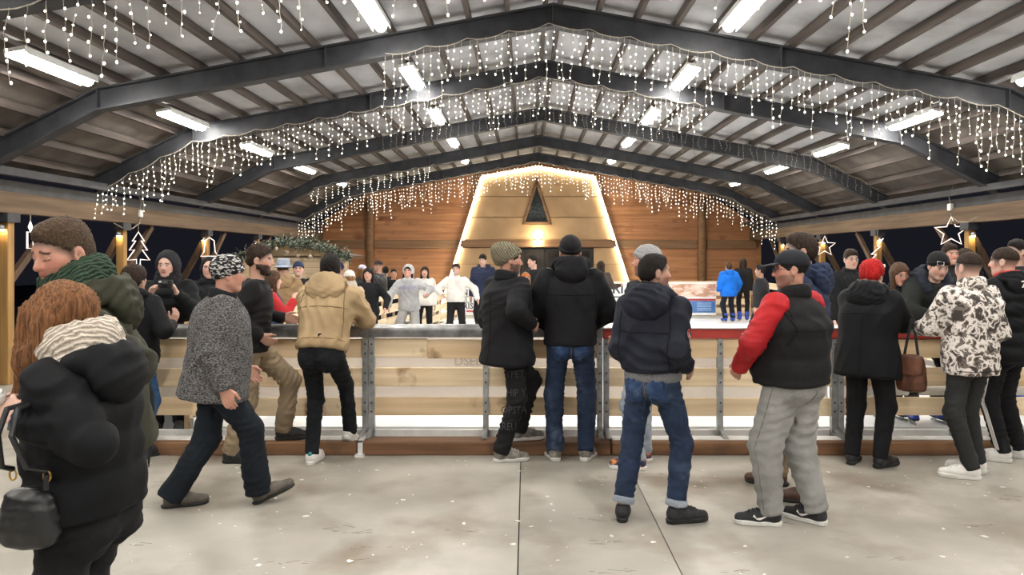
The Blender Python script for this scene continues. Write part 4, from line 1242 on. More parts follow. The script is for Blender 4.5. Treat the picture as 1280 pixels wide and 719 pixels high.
    if hood == 'down' or isinstance(hood, dict):
        hd_ = hood if isinstance(hood, dict) else {}
        hm = hd_.get('mat') or jacket['mat']; b_ = hd_.get('size', 1.0)
        dz_, dy_ = hd_.get('dz', 0.0), hd_.get('dy', 0.0)
        T_ = lambda x, y, z: N+Rr*x+Fw*(y+dy_)+U*(z+dz_)
        path = [(-.085,.075,-.045),(-.115,.02,-.01),(-.11,-.05,.025),(-.06,-.105,.045),(0,-.12,.05),(.06,-.105,.045),(.11,-.05,.025),(.115,.02,-.01),(.085,.075,-.045)]
        o_ = [('add', RC(T_(*path[i]), T_(*path[i+1]), .040*b_, .040*b_), .03) for i in range(8)]
        o_.append(('add', EL(T_(0,-.125,-.035), V3(.135,.062,.095)*b_, np.stack([Rr,Fw,U],1)), .04))
        o_.append(('sub', EL(T_(0,-.085,.085), V3(.075,.050,.055), np.stack([Rr,Fw,U],1)), .02))
        Vh, Qh = field_mesh(o_, min(h,.012)/k, folds=folds_fn(.008, 24, int(px)+9)); np_obj('hood', Vh, Qh, hm, root, k)
        if hd_.get('trim'):
            o_ = [('add', RC(T_(*path[i])+U*.03, T_(*path[i+1])+U*.03, .028, .028), .02) for i in range(8)]
            Vh, Qh = field_mesh(o_, min(h,.012)/k, folds=folds_fn(.010, 70, int(px)+9, 1.0)); np_obj('hood_trim', Vh, Qh, hd_['trim'], root, k)
    # ---------------- hair
    hh = min(h, .011)/k
    def cap_ops(c, r, p0, n_): return [('add', EL(hp(*c), V3(r)*hs, HR_), .01), ('cut', hp(*p0), HR_@V3(n_), .006)]
    if hair:
        kd = hair['kind']; mt = hair['mat']; amp = hair.get('amp', .004); fq = hair.get('f', 70)
        if kd == 'short':
            g = hair.get('g', .010)
            ops = [('add', EL(hp(0,-.016,.040+g*.4), V3(.0775+g*.3,.099+g*.3,.086+g*.6)*hs, HR_), .01), ('add', EL(hp(0,.030,.094), V3(.048,.046,.022+g*.4)*hs, HR_), .03),
                   ('add', EL(hp(0,-.038,.002), V3(.0790,.077,.074)*hs, HR_), .02), ('add', RC(hp(-.071,.016,.03), hp(-.069,.018,-.022), .010, .007), .01), ('add', RC(hp(.071,.016,.03), hp(.069,.018,-.022), .010, .007), .01),
                   ('cut', hp(0,.082,.066), HR_@V3(0,.135,-.15), .010)]
            ops += [('sub', EL(hp(0,.116,.002), V3(.074,.06,.078)*hs, HR_), .012)]
            for s in (-1,1): ops += [('sub', EL(hp(s*.09,-.005,-.012), V3(.03,.028,.036)*hs, HR_), .008)]
        elif kd == 'crop':
            g = hair.get('g', .006)
            ops = [('add', EL(hp(0,-.012,.034), V3(.076+g,.097+g,.086+g)*hs, HR_), .01), ('cut', hp(0,.0,hair.get('z',.048)), HR_@V3(0,.10,-1), .004), ('sub', EL(hp(0,.12,.03), V3(.07,.05,.05)*hs, HR_), .01)]
        elif kd == 'curly':
            ops = [('add', EL(hp(0,-.02,.04), V3(.100,.115,.100)*hs, HR_), .01), ('add', EL(hp(0,-.06,-.02), V3(.085,.06,.07)*hs, HR_), .03), ('sub', EL(hp(0,.11,-.03), V3(.066,.07,.10)*hs, HR_), .01)]
        else:  # long
            L_ = hair.get('len', .26)
            ops = [('add', EL(hp(0,-.014,.036), V3(.089,.110,.096)*hs, HR_), .01)]
            dn = hair.get('dir'); dn = V3(dn) if dn is not None else V3(0,-.12,-1); dn = nrm(dn)
            ops.append(('add', RC(hp(0,-.055,.0), hp(0,-.07,0)+dn*L_, .078, hair.get('tip', .05)), .04))
            for s in (-1,1):
                e_ = hp(s*.078,.015,0)+dn*L_*.9+V3(0,.02,0)
                ops.append(('add', RC(hp(s*.068,.005,.02), e_, .032, .026), .03))
            ops += [('sub', EL(hp(0,.115,-.045), V3(.058,.075,.105)*hs, HR_), .012)]
        if hair.get('extra'): ops += hair['extra'](hp, HR_)
        Vh, Qh = field_mesh(ops, (.0075/k if detail else min(hh, .0085/k) if h < .0145 else hh), folds=folds_fn(amp, fq, int(px)+1, hair.get('zs', .5)))
        np_obj('hair', Vh, Qh, mt, root, k)
    if beard > .85:
        ops = [('add', RC(hp(-.052,.005,-.05), hp(-.018,.058,-.092), .026, .026), .02), ('add', RC(hp(.052,.005,-.05), hp(.018,.058,-.092), .026, .026), .02), ('add', RC(hp(-.018,.066,-.096), hp(.018,.066,-.096), .027), .02),
               ('sub', EL(hp(0,.07,-.035), V3(.040,.05,.028), HR_), .01)]
        Vh, Qh = field_mesh(ops, hh*.8, folds=folds_fn(.003, 120, 4)); np_obj('beard', Vh, Qh, hair['mat'] if hair else HD, root, k)
    if hat:
        kd = hat['kind']; mt = hat['mat']; tilt = hat.get('tilt', .0)
        if kd in ('beanie', 'slouch', 'pom'):
            g = hat.get('g', .0)
            ops = [('add', EL(hp(0,-.014,.046), V3(.090+g,.112+g,.096+g)*hs, HR_), .01)]
            if kd == 'slouch': ops += [('add', EL(hp(0,-.075,.075), V3(.082,.090,.072)*hs, HR_), .05), ('add', EL(hp(0,-.075,.005), V3(.078,.060,.06)*hs, HR_), .05)]
            slp = hat.get('slope', .42)
            ops += [('cut', hp(0,0,.012+tilt), HR_@V3(0,slp,-1), .006)]
            Vh, Qh = field_mesh(ops, hh, folds=folds_fn(hat.get('amp', .003), hat.get('f', 50), 2, .6)); np_obj(hat.get('name', 'beanie'), Vh, Qh, mt, root, k)
            ops = [('add', EL(hp(0,-.014,.046), V3(.096+g,.118+g,.102+g)*hs, HR_), .01), ('cut', hp(0,0,.006+tilt), HR_@V3(0,slp,-1), .008), ('cut', hp(0,0,.050+tilt), HR_@V3(0,-slp,1), .008)]
            Vh, Qh = field_mesh(ops, hh); np_obj('brim', Vh, Qh, hat.get('bmat', mt), root, k)
            if kd == 'pom':
                Vh, Qh = field_mesh([('add', EL(hp(0,-.03,.155), (.042,.042,.042)), .01)], hh, folds=folds_fn(.006, 90, 2)); np_obj('pompom', Vh, Qh, mt, root, k)
        elif kd == 'cap':
            ops = [('add', EL(hp(0,-.014,.044), V3(.091,.112,.092)*hs, HR_), .01), ('cut', hp(0,0,.030), HR_@V3(0,.12,-1), .004)]
            Vh, Qh = field_mesh(ops, hh); np_obj('cap', Vh, Qh, mt, root, k)
            R2 = HR_@rot('X', -.16)
            Vh, Qh = field_mesh([('add', EL(hp(0,.115,.040), (.074,.082,.009), R2), .01), ('sub', EL(hp(0,-.014,.0), (.080,.10,.09), HR_), .004)], .006/k); np_obj('visor', Vh, Qh, mt, root, k)
        elif kd == 'bucket':
            ops = [('add', LOFT(hp(0,-.012,0), HR_@V3(0,0,1), HR_@V3(1,0,0), HR_@V3(0,1,0), [(.045,.094,.115),(.10,.088,.108),(.148,.078,.096)], 2.2), .01)]
            Vh, Qh = field_mesh(ops, hh); np_obj('bucket_hat', Vh, Qh, mt, root, k)
            ops = [('add', LOFT(hp(0,-.012,0), HR_@V3(0,0,1), HR_@V3(1,0,0), HR_@V3(0,1,0), [(.018,.128,.15),(.052,.096,.117)], 2.2, rnd=.006), .01)]
            Vh, Qh = field_mesh(ops, hh); np_obj('hat_brim', Vh, Qh, mt, root, k)
        elif kd == 'hood':
            g = hat.get('g', 0)
            ops = [('add', EL(hp(0,-.03,.025), V3(.108+g,.125+g,.128+g)*hs, HR_), .02), ('add', RC(hp(0,-.05,-.03), N-U*.02-Fw*.05, .098, .10), .05),
                   ('add', RC(N+Rr*.08+Fw*.04, N-Rr*.08+Fw*.04, .045), .05),
                   ('sub', EL(hp(0,.095,-.02), V3(.074,.12,.102)*hs, HR_), .015)]
            Vh, Qh = field_mesh(ops, hh, folds=folds_fn(.006, 24, 6)); np_obj('hood', Vh, Qh, mt, root, k)
    if glasses:
        mb = MB()
        for s in (-1,1):
            pts = [hp(s*.031+.019*math.cos(t), .100, .005+.015*math.sin(t))*k for t in np.linspace(0, 2*math.pi, 15)[:-1]]
            mb.tube(pts, .0018*k, 5, closed=True); mb.tube([hp(s*.050,.098,.010)*k, hp(s*.072,.06,.012)*k, hp(s*.082,-.01,.012)*k], .0018*k, 5)
        mb.tube([hp(-.012,.101,.008)*k, hp(0,.104,.010)*k, hp(.012,.101,.008)*k], .0018*k, 5)
        mb.build('glasses', M_black, root, smooth=True)
    # ---------------- shoes
    if shoes:
        for f in (fl, fr):
            o = add_shoe(root, shoes.get('kind', 'sneaker'), f, k*shoes.get('size', 1.0)*1.0, shoes['mat'], shoes['sole'], shoes.get('lace'))
            o.location = V3(f[0],f[1],f[2])*k
    info = dict(T=(ops_t if trousers else None), root=root, k=k, hp=hp, N=N, U=U, R=Rr, F=Fw, P=P, WL=WL, WR=WR, EL=EL_, ER=ER_, DL=DL, DR=DR, J=J, SL=SL, SR=SR, KL=KL, KR=KR, aL=ankL, aR=ankR, HR=HR_, C=C)
    return info

def to_world(info, p):
    r = info['root']; a = r.rotation_euler[2]; p = V3(p)*info['k']
    return Vector((r.location[0]+p[0]*math.cos(a)-p[1]*math.sin(a), r.location[1]+p[0]*math.sin(a)+p[1]*math.cos(a), r.location[2]+p[2]))

BVH = {}
def ray_hits(ms, P_, dirn):
    if id(ms[1]) not in BVH: BVH[id(ms[1])] = (BVHTree.FromPolygons(ms[1].tolist(), ms[2].tolist()), ms)
    t = BVH[id(ms[1])][0]; out = []
    for p in P_:
        r = t.ray_cast(Vector(p), Vector(dirn)); out.append(r[3] if r[0] is not None else np.nan)
    return np.array(out, float)
def seam(info, pts, dirn, mat, name='seam', r=.0032, mesh=None, off=.001, n=14):
    """a sewn line: pts (reference units) are joined, resampled and dropped onto the cloth along dirn"""
    ms = mesh or info['J']['mesh']; P_ = []
    for a, b in zip(pts[:-1], pts[1:]):
        for t in np.linspace(0, 1, n)[:-1]: P_.append(V3(a)*(1-t)+V3(b)*t)
    P_.append(V3(pts[-1])); P_ = np.array(P_); d = nrm(dirn); h_ = ray_hits(ms, P_, d); ok = ~np.isnan(h_)
    if ok.sum() < 3: return None
    P_ = (P_[ok]+d*(h_[ok]-off)[:,None])*info['k']
    return MB().tube([tuple(p) for p in P_], r, 5).build(name, mat, info['root'], smooth=True)

def decal(info, name, verts, faces, origin, ex, ez, dirn, ops, mat, off=.004, reach=.35, parent=None):
    """lay a flat outline onto the cloth: (x, y) -> origin + ex*x + ez*y, pushed along dirn until it meets the surface"""
    P_ = np.array([V3(origin)+V3(ex)*v[0]+V3(ez)*v[1] for v in verts]); dirn = nrm(dirn)
    step = .004; hit = np.full(len(P_), np.nan)
    if ops[0] == 'mesh': hit = ray_hits(ops, P_, dirn)
    else:
        for i in range(int(reach/step)):
            d = evpts(ops, P_+dirn*(i*step)); m = np.isnan(hit) & (d < 0); hit[m] = i*step
    hit = np.where(np.isnan(hit), np.nanmedian(hit) if np.isfinite(hit).any() else 0, hit)
    P_ = (P_+dirn*(hit-off)[:,None])*info['k']
    me = bpy.data.meshes.new(name); me.from_pydata([tuple(p) for p in P_], [], faces)
    return link(name, me, mat, parent or info['root'])

def back_pockets(info, mat, yoke=True):
    """patch pockets, yoke seam and belt loops on the seat of a pair of jeans"""
    for s in (-1, 1):
        v = []; f = []; n = 5
        for i in range(n+1):
            for j in range(n+1):
                a = i/n-.5; b = j/n
                w = .066*(1-.18*(1-b)); zz = -.075+b*.145-(.018*(1-abs(a)*2) if j == 0 else 0)
                v.append((s*.082+a*2*w, zz))
        for i in range(n):
            for j in range(n):
                q = i*(n+1)+j; f.append((q, q+n+1, q+n+2, q+1))
        decal(info, 'back_pocket', v, f, info['P']+V3(0,-.4,-.075), (1,0,0), (0,0,1), (0,1,0), info['T'], mat, .004, .5)
# ------------------------------------------------------------------ cloth palette
BLK = fabric('black', (23,23,26), bump=.3); BLK2 = fabric('soft_black', (27,26,28), bump=.4, bscale=18); BLKP = fabric('black_puffer', (15,16,19), rough=.75, bump=.3, bscale=14, spec=.2)
CHAR = fabric('charcoal', (40,40,43)); NAVY = fabric('navy', (25,28,40), rough=.7); BLUJ = fabric('slate_blue', (40,50,74)); OLIV = fabric('olive', (50,50,36), rough=.75)
TAN = fabric('tan', (166,142,108)); TAN2 = fabric('tan_dull', (150,124,92)); KHA = fabric('khaki', (146,128,104)); GRYP = fabric('grey_sweat', (146,145,142), bump=.5)
RED = fabric('red', (172,28,34), rough=.6); DGR = fabric('dark_grey', (46,47,47)); WHT = fabric('white_knit', (226,222,216), bump=.5, bscale=60); GHO = fabric('grey_hoodie', (172,172,172))
BLUC = fabric('bright_blue', (24,110,214)); BEI = fabric('beige', (186,164,136)); NVT = fabric('navy_trousers', (22,28,36)); DSK = fabric('dusk_blue', (44,56,84))
TWEED = noisy('tweed', lin((44,42,43)), lin((122,120,120)), scale=75, rough=.95, bump=.5, bscale=60, stretch=(1,1,2.2), detail=2, lo=.36, hi=.66, spec=.1)
KNITB = noisy('speckled_knit', lin((34,33,34)), lin((190,188,186)), scale=42, rough=.95, bump=.6, bscale=50, stretch=(1,1,2.2), detail=1, lo=.50, hi=.62, spec=.1)
GBN = wave_knit('green_grey_knit', lin((96,90,74)), lin((134,126,106)), 22); GRYB = wave_knit('grey_knit', lin((146,144,144)), lin((178,176,176)), 40); WSC = wave_knit('white_knit_scarf', lin((168,156,142)), lin((214,204,190)), 26)
GSC = wave_knit('green_knit_scarf', lin((36,50,40)), lin((62,80,64)), 30); LSW = wave_knit('grey_rib', lin((98,98,100)), lin((140,140,142)), 45)
CAMO = camo_mat()
JB = jeans('blue', (44,64,98), (92,112,140)); JB2 = jeans('deep_blue', (40,52,74), (88,102,122)); JK = jeans('black', (24,26,30), (38,40,44)); JL = jeans('light', (150,158,168), (186,190,196)); JM = jeans('mid', (54,86,126), (96,124,156))
LBLK = noisy('leather_black', lin((24,24,26)), lin((36,36,38)), scale=20, rough=.4, bump=.1); LBRN = noisy('leather_brown', lin((66,44,34)), lin((88,62,48)), scale=16, rough=.5, bump=.1); LGRY = noisy('leather_grey', lin((66,60,52)), lin((92,84,74)), scale=16, rough=.5, bump=.1)
SW = noisy('shoe_white', lin((214,210,204)), lin((232,230,226)), scale=16, rough=.5); SB_ = noisy('shoe_black', lin((26,26,29)), lin((40,40,44)), scale=60, rough=.7, bump=.2); SG = noisy('shoe_grey', lin((92,88,82)), lin((150,144,134)), scale=22, rough=.7)
SOW = noisy('sole_white', lin((206,204,198)), lin((224,222,218)), scale=16, rough=.55); SOB = noisy('sole_black', lin((24,24,24)), lin((34,34,34)), scale=16, rough=.7); SKB = noisy('skate_blue', lin((28,52,150)), lin((44,74,186)), scale=12, rough=.4); STL = noisy('shoe_teal', lin((24,122,116)), lin((36,146,138)), scale=12, rough=.6); SOR = noisy('shoe_navy_orange', lin((40,46,84)), lin((216,132,56)), scale=26, rough=.6, lo=.48, hi=.56)
sneak = lambda m, s=SOW, l=None, size=1.0: dict(kind='sneaker', mat=m, sole=s, lace=l, size=size)
boot = lambda m, s=SOB: dict(kind='boot', mat=m, sole=s)
skate = lambda m=SKB: dict(kind='skate', mat=m, sole=SOB)
ICEZ = 0.115

# ================================================================== foreground
# olive parka man
p1 = person('man in olive parka and green scarf bending over the ginger woman', 130, 2.75, 275, 112, h=.0115, skin='ruddy', detail=True, closed=True, brow=(70,54,42), beard=.25, beardc=(96,76,62),
  lean=10, headscale=.96, head=(44,-16,0), hl=(-.225,.03,1.06), el=(-.7,-1,0), hdl=(.7,.2,-.7), hr=(.20,.10,1.10), er=(.9,-.5,-.1), hdr=(-.75,-.05,-.6), fl=(-.12,-.05,0,.1,0), fr=(.12,.08,0,-.1,0), wide=.005,
  jacket=dict(mat=OLIV, fat=.05, hem=-.06, fold=.009, ff=13, cuff=.045), trousers=dict(mat=BLK), shoes=sneak(SB_, SOB), hood=dict(size=1.0, dz=-.03, dy=-.02), scarf=dict(mat=GSC, rad=.088),
  hair=dict(kind='short', mat=HSB, g=.013, amp=.0035, f=120, zs=1.0), jname='parka')
# ginger woman
def ging(hp, R):
    f = nrm(V3(0,.34,-1)); o = []
    for s in (-1, 1):
        o += [('add', RC(hp(s*.055,.055,.05), hp(s*.062,.075,-.02)+f*.10, .042, .046), .03), ('add', RC(hp(s*.060,.07,-.03)+f*.08, hp(s*.045,.06,-.02)+f*.27, .046, .028), .03)]
    o += [('add', RC(hp(0,.075,.055), hp(0,.10,-.06), .045, .05), .03), ('add', RC(hp(-.07,-.01,.0), hp(-.075,.02,-.05)+f*.10, .052, .045), .03), ('add', RC(hp(-.062,.02,-.07)+f*.06, hp(-.05,.02,-.02)+V3(0,.06,-.34), .036, .018), .02)]
    return o
p2 = person('woman with long ginger hair in black puffer coat, nearest the camera', 110, 2.38, 352, 84, h=.0115, skin='fair', female=True, lean=4, head=(0,-28,0), hl=(-.22,.075,1.28), el=(-.35,-.35,-1), hr=(.0,.16,1.27), er=(.5,-.4,-1), hdr=(-.2,.75,.45), pnr=(-1,.2,-.2),
  hdl=(.25,.75,.45), pnl=(1,.2,-.2), curl=.8, fl=(-.1,-.02,0,.05,0), fr=(.1,.1,0,-.05,0), fat=.01,
  jacket=dict(mat=BLKP, fat=.045, hem=-.03, quilt=(.125,.012), fold=.007, sr=.058), trousers=dict(mat=BLK, thigh=.095), shoes=boot(LBLK), hood=dict(size=1.05, dz=-.04, dy=-.03), scarf=dict(mat=WSC, rad=.10),
  hair=dict(kind='long', mat=HG, len=.17, tip=.05, amp=.006, f=75, zs=.25, dir=(0,.12,-1), extra=ging), jname='puffer_coat')
# walking man in tweed
p3 = person('man in grey tweed jacket and speckled beanie walking right across the floor', 262, 4.85, 316, -70, skin='ruddy', lean=7, pel=(0,.03,-.045), head=(10,-4,0), fr=(.06,.37,.025,0,.38), fl=(-.06,-.21,0,.05,0), kl=(0,1,0), kr=(0,1,0),
  hr=(.285,.10,.84), er=(.2,-1,-.2), hl=(-.27,.22,.9), hdr=(0,.35,-1), pnr=(-1,.2,0), fat=.012, belly=.03,
  jacket=dict(mat=TWEED, fat=.068, hem=-.16, fold=.009, ff=11, flare=.03, sr=.064), trousers=dict(mat=NVT, thigh=.10, knee=.082, cuff=.088, fold=.008, drop=.03), shoes=boot(LGRY),
  hair=dict(kind='crop', mat=HSB, z=-.01), hat=dict(kind='beanie', mat=KNITB, bmat=KNITB, g=.004, amp=.004, tilt=-.014), collar=dict(mat=BLK), jname='tweed_jacket')
# navy parka man
p8 = person('man in navy hooded parka and blue jeans standing mid floor, facing right', 816, 4.60, 317, -35, skin='mid', head=(-42,0,0), beard=.3, brow=(34,28,26),
  fl=(-.17,-.10,0,.42,0), fr=(.17,.05,0,-.72,0), hr=(.19,.13,1.0), er=(.15,-1,-.1), hl=(-.17,.14,1.0), el=(-.15,-1,-.1),
  jacket=dict(mat=NAVY, fat=.042, hem=0.03, fold=.009, ff=13, sr=.058, under=LSW), trousers=dict(mat=JB2, thigh=.094, knee=.074, cuff=.066, fold=.008, ff=26, turnup=JL, drop=-.03), shoes=sneak(SB_, SOB, BLK), hood=dict(size=1.25, trim=BLK),
  hair=dict(kind='short', mat=HB, g=.006, amp=.002, f=120), jname='parka')
# round patch on the right sleeve
def disc(r, n=20, r0=0.0):
    v = []; f = []
    for i in range(n):
        t = 2*math.pi*i/n; v.append((r*math.cos(t), r*math.sin(t)))
    if r0 == 0: return v, [tuple(range(n))]
    v += [(r0*math.cos(2*math.pi*i/n), r0*math.sin(2*math.pi*i/n)) for i in range(n)]
    return v, [(i, (i+1)%n, n+(i+1)%n, n+i) for i in range(n)]
m_ = p8['SR']*.42+p8['ER']*.58
for (v, f), mt, of in ((disc(.034), WHT, .008), (disc(.033, 24, .025), RED, .010), (([(-.004,-.014),(.004,-.014),(.012,.0),(.004,.016),(-.006,.014),(-.014,.004)], [(0,1,2,3,4,5)]), NAVY, .011)):
    decal(p8, 'sleeve_patch', v, f, m_+V3(.3,0,0), (0,1,0), (0,0,1), (-1,0,0), p8['J']['ops'], mt, of)
# vest man
p10 = person('stout man in black vest with red sleeves, cap and grey sweatpants', 992, 4.52, 311, 38, skin='ruddy', head=(42,-3,0), beard=.55, beardc=(84,70,62), glasses=True, fat=.035, belly=.05, wide=.012,
  fl=(-.15,.10,0,.72,0), fr=(.12,-.06,0,.12,0), hl=(-.24,.24,1.0), el=(-.9,-.5,0), hr=(.25,.22,1.0), er=(.9,-.5,0),
  jacket=dict(mat=BLK2, fat=.05, hem=-.05, quilt=(.13,.010), fold=.005, smat=RED, sr=.060), trousers=dict(mat=GRYP, fat=.012, thigh=.100, knee=.084, cuff=.074, fold=.007, ff=17), shoes=sneak(SB_, SOW, BLK),
  hair=dict(kind='crop', mat=HB, z=-.02), hat=dict(kind='cap', mat=fabric('cap_navy', (36,37,44))), collar=dict(mat=BLK2, r=.03), jname='vest')
# swoosh marks on the black shoes
sw = [(-.045,.012),(-.02,-.006),(.0,-.010),(.075,.030),(.005,.006),(-.018,.004),(-.030,.014),(-.034,.024)]
for c_ in p10['root'].children:
    if c_.name.startswith('shoe'):
        up = SHOES['sneaker'][4]
        for sgn in (-1, 1):
            P_ = []
            for y, z in sw:
                yy, zz = .045+(-y)*.95, .052+z*.95; hit = .09
                for i in range(60):
                    if evpts(up, V3(sgn*(.09-i*.0012), yy, zz)[None])[0] < 0: hit = .09-i*.0012; break
                P_.append((sgn*(hit+.0025), yy, zz))
            me = bpy.data.meshes.new('swoosh'); me.from_pydata(P_, [], [tuple(range(len(P_)))]); link('swoosh_mark', me, SW, c_)
p11 = person('tall dark haired man in slate blue jacket behind the vest man', 1003, 5.02, 291, 62, skin='mid', head=(18,-2,0), brow=(34,28,24), fr=(.20,.21,0,.1,0), fl=(-.10,-.04,0,.15,0), hl=(-.2,.25,1.05), hr=(.2,.25,1.05),
  jacket=dict(mat=BLUJ, fat=.05, hem=-.08, fold=.008), trousers=dict(mat=KHA, fold=.010), shoes=boot(LBRN), hood=dict(size=1.1), hair=dict(kind='short', mat=HD, g=.010), jname='jacket')

# ================================================================== people along the barrier
p4 = person('bearded man in black sweater and khaki trousers, foot up on the kerb', 313, 5.98, 306, -82, skin='mid', beard=.95, lean=6, head=(-4,-4,0), fl=(-.16,.26,.112,.05,0), fr=(.10,-.10,0,-.1,0), kl=(0,1,.1), hr=(.17,.11,1.02), er=(.6,-1,0), hl=(-.33,.20,1.13), el=(-.4,-1,-.4),
  jacket=dict(mat=BLK2, fat=.025, hem=-.06, fold=.007), trousers=dict(mat=KHA, thigh=.102, knee=.082, cuff=.070, fold=.011, ff=24), shoes=sneak(SB_, SOB), hair=dict(kind='short', mat=HD, g=.020, amp=.008, f=60), jname='sweater')
p5 = person('man in tan jacket and black jeans leaning on the barrier rail', 405, 5.82, 317, -6, skin='mid', lean=20, pel=(0,-.05,-.02), head=(22,2,0), beard=.4, fl=(-.11,.05,0,.05,0), fr=(.09,.34,.10,-.25,-.55), kr=(0,1,0), hl=(-.10,.50,1.115), el=(-.7,-.1,-.6), hr=(.12,.50,1.115), er=(.7,-.1,-.6), pnl=(0,0,-1), pnr=(0,0,-1),
  hdl=(.9,.3,0), hdr=(-.9,.3,0),
  jacket=dict(mat=TAN, fat=.046, hem=-.01, cinch=True, fold=.010, ff=16, zs=1.8, sr=.06), trousers=dict(mat=JK, knee=.064, cuff=.058), shoes=sneak(SW, SOW, STL), hood=dict(size=1.25), collar=dict(mat=BLK, r=.030, z=.05), hair=dict(kind='short', mat=HB, g=.012))
# teal heel tabs
for c_ in p5['root'].children:
    if c_.name.startswith('shoe'):
        me = field_mesh([('add', EL((0,-.075,.085),(.022,.016,.028)), .005)], .007); o = np_obj('heel_tab', me[0], me[1], STL, c_)
p6 = person('bearded man in slouchy green grey beanie and long black coat', 634, 5.98, 302, -52, skin='ruddy', beard=.8, beardc=(70,60,54), head=(-22,-3,0), fl=(-.06,.20,.112,-.35,0), fr=(.05,-.06,0,-.45,0), hr=(.27,.04,1.12), er=(.55,-1,.1), hdr=(-.35,.9,-.35), pnr=(-1,0,0), hl=(-.15,.2,1.08), curl=.7,
  jacket=dict(mat=BLK, fat=.055, hem=-.17, fold=.008, ff=11, flare=.03), trousers=dict(mat=BLK2, knee=.078, cuff=.068, fold=.010), shoes=sneak(SG, SOW, SW), hat=dict(kind='slouch', mat=GBN, amp=.005, f=26, slope=.7, tilt=-.004), collar=dict(mat=BLK, r=.03, z=.04), hair=dict(kind='crop', mat=HD, z=-.02), jname='coat')
# pale print down the trouser leg
for i, s_ in enumerate(('YPET', 'HIP Y', 'OPSTA', 'REU')):
    v, f = text_verts(s_, .085)
    tt = .30+.22*i; kk_, aa_ = p6['KR'], p6['aR']; hip = p6['P']+V3(.088,0,-.03)
    c0 = hip+(kk_-hip)*min(1, tt*1.6) if tt*1.6 < 1 else kk_+(aa_-kk_)*(tt*1.6-1)*.9
    vd = rot('Z', math.radians(52))@V3(0,1,0); ex = rot('Z', math.radians(52))@V3(1,0,0)
    ops6 = [('add', RC(hip,kk_,.092,.078),.03), ('add', RC(kk_,aa_,.078,.068),.03)]
    decal(p6, 'trouser_print', [(a*.8, b) for a, b, c in v], f, c0-vd*.3, ex, (0,0,1), vd, ops6, fabric('print_grey', (70,70,70)), .016)
p7 = person('man in black beanie, black jacket and blue jeans, back to the camera', 713, 5.98, 291, 0, skin='mid', fl=(-.13,0,0,.22,0), fr=(.13,.0,0,-.38,0), hl=(-.17,.22,1.02), el=(-.8,-.5,0), hr=(.17,.22,1.02), er=(.8,-.5,0), head=(0,-3,0), wide=.0,
  jacket=dict(mat=BLK, fat=.044, hem=-.055, fold=.007, ff=11, sr=.068), trousers=dict(mat=JB2, knee=.076, cuff=.068, fold=.009, ff=28), shoes=sneak(SG, SOW), hat=dict(kind='beanie', mat=BLK2, g=-.002), hood=dict(size=1.0, dz=.045), collar=dict(mat=BLK, r=.036, rad=.07, z=.08), hair=dict(kind='crop', mat=HD, z=-.02))
# pale piping on the shoulders
for s, S_ in ((-1, p7['SL']), (1, p7['SR'])):
    pts = []
    for t in np.linspace(0.12, 1.0, 10):
        b_ = p7['N']*(1-t)+S_*t+V3(0,-.02,.2); lo_, hi_ = 0, .3
        for _ in range(16):
            mi = (lo_+hi_)/2
            if evpts(p7['J']['ops'], (b_-V3(0,0,mi))[None])[0] > 0: lo_ = mi
            else: hi_ = mi
        pts.append((b_-V3(0,0,lo_-.004))*p7['k'])
    MB().tube(pts, .004, 5).build('shoulder_piping', GRYP, p7['root'], smooth=True)
p9 = person('man in light grey beanie mostly hidden behind the navy parka man', 810, 5.72, 303, 48, skin='ruddy', head=(28,0,0), beard=.5, fl=(-.10,.06,0,.5,0), fr=(.15,.16,0,.0,0), hl=(-.12,.22,1.0), hr=(.1,.26,1.0),
  jacket=dict(mat=CHAR, fat=.03, hem=-.08), trousers=dict(mat=JL), shoes=sneak(SOR, SOW), hat=dict(kind='beanie', mat=GRYB), hair=dict(kind='crop', mat=HSB, z=-.02))
p12 = person('red haired woman in long black parka with hands over the rail', 1085, 5.80, 325, -42, skin='fair', female=True, lean=7, head=(-6,-14,0), fl=(-.12,-.02,0,.1,0), fr=(.11,.02,0,-.35,0), hr=(.13,.50,1.165), er=(.7,-.5,-.8), hl=(-.02,.52,1.165), el=(-.6,-.5,-.8), hdr=(-.5,.9,0), hdl=(.6,.9,0), pnr=(-.6,-.3,-.6), pnl=(.6,-.3,-.6), curl=.7, fat=.02,
  jacket=dict(mat=BLKP, fat=.065, hem=-.20, fold=.009, ff=11, flare=.015, sr=.066), trousers=dict(mat=BLK, knee=.072, cuff=.062), shoes=sneak(LBLK, SOB), hood=dict(size=1.25, trim=LBRN), hair=dict(kind='curly', mat=HR, amp=.007, f=60, zs=1), jname='parka')
p13 = person('boy in black and white camouflage jacket and white sneakers', 1213, 5.50, 314, 14, skin='fair', head=(2,-2,0), brow=(50,40,34), shaved=True, fl=(-.07,-.04,0,.85,0), fr=(.13,.10,0,.65,0), hl=(-.17,.38,1.12), el=(-.6,-.5,-.8), hr=(.18,.18,1.0), er=(.3,-1,0),
  jacket=dict(mat=CAMO, fat=.046, hem=-.15, fold=.008, ff=11, sr=.06), trousers=dict(mat=DGR, knee=.072, cuff=.058, fold=.005), shoes=sneak(SW, SOW, SW), collar=dict(mat=CAMO, r=.034, rad=.068, z=.045), hair=dict(kind='crop', mat=HD, g=.005, z=.030, amp=.002, f=120), jname='camouflage_jacket')
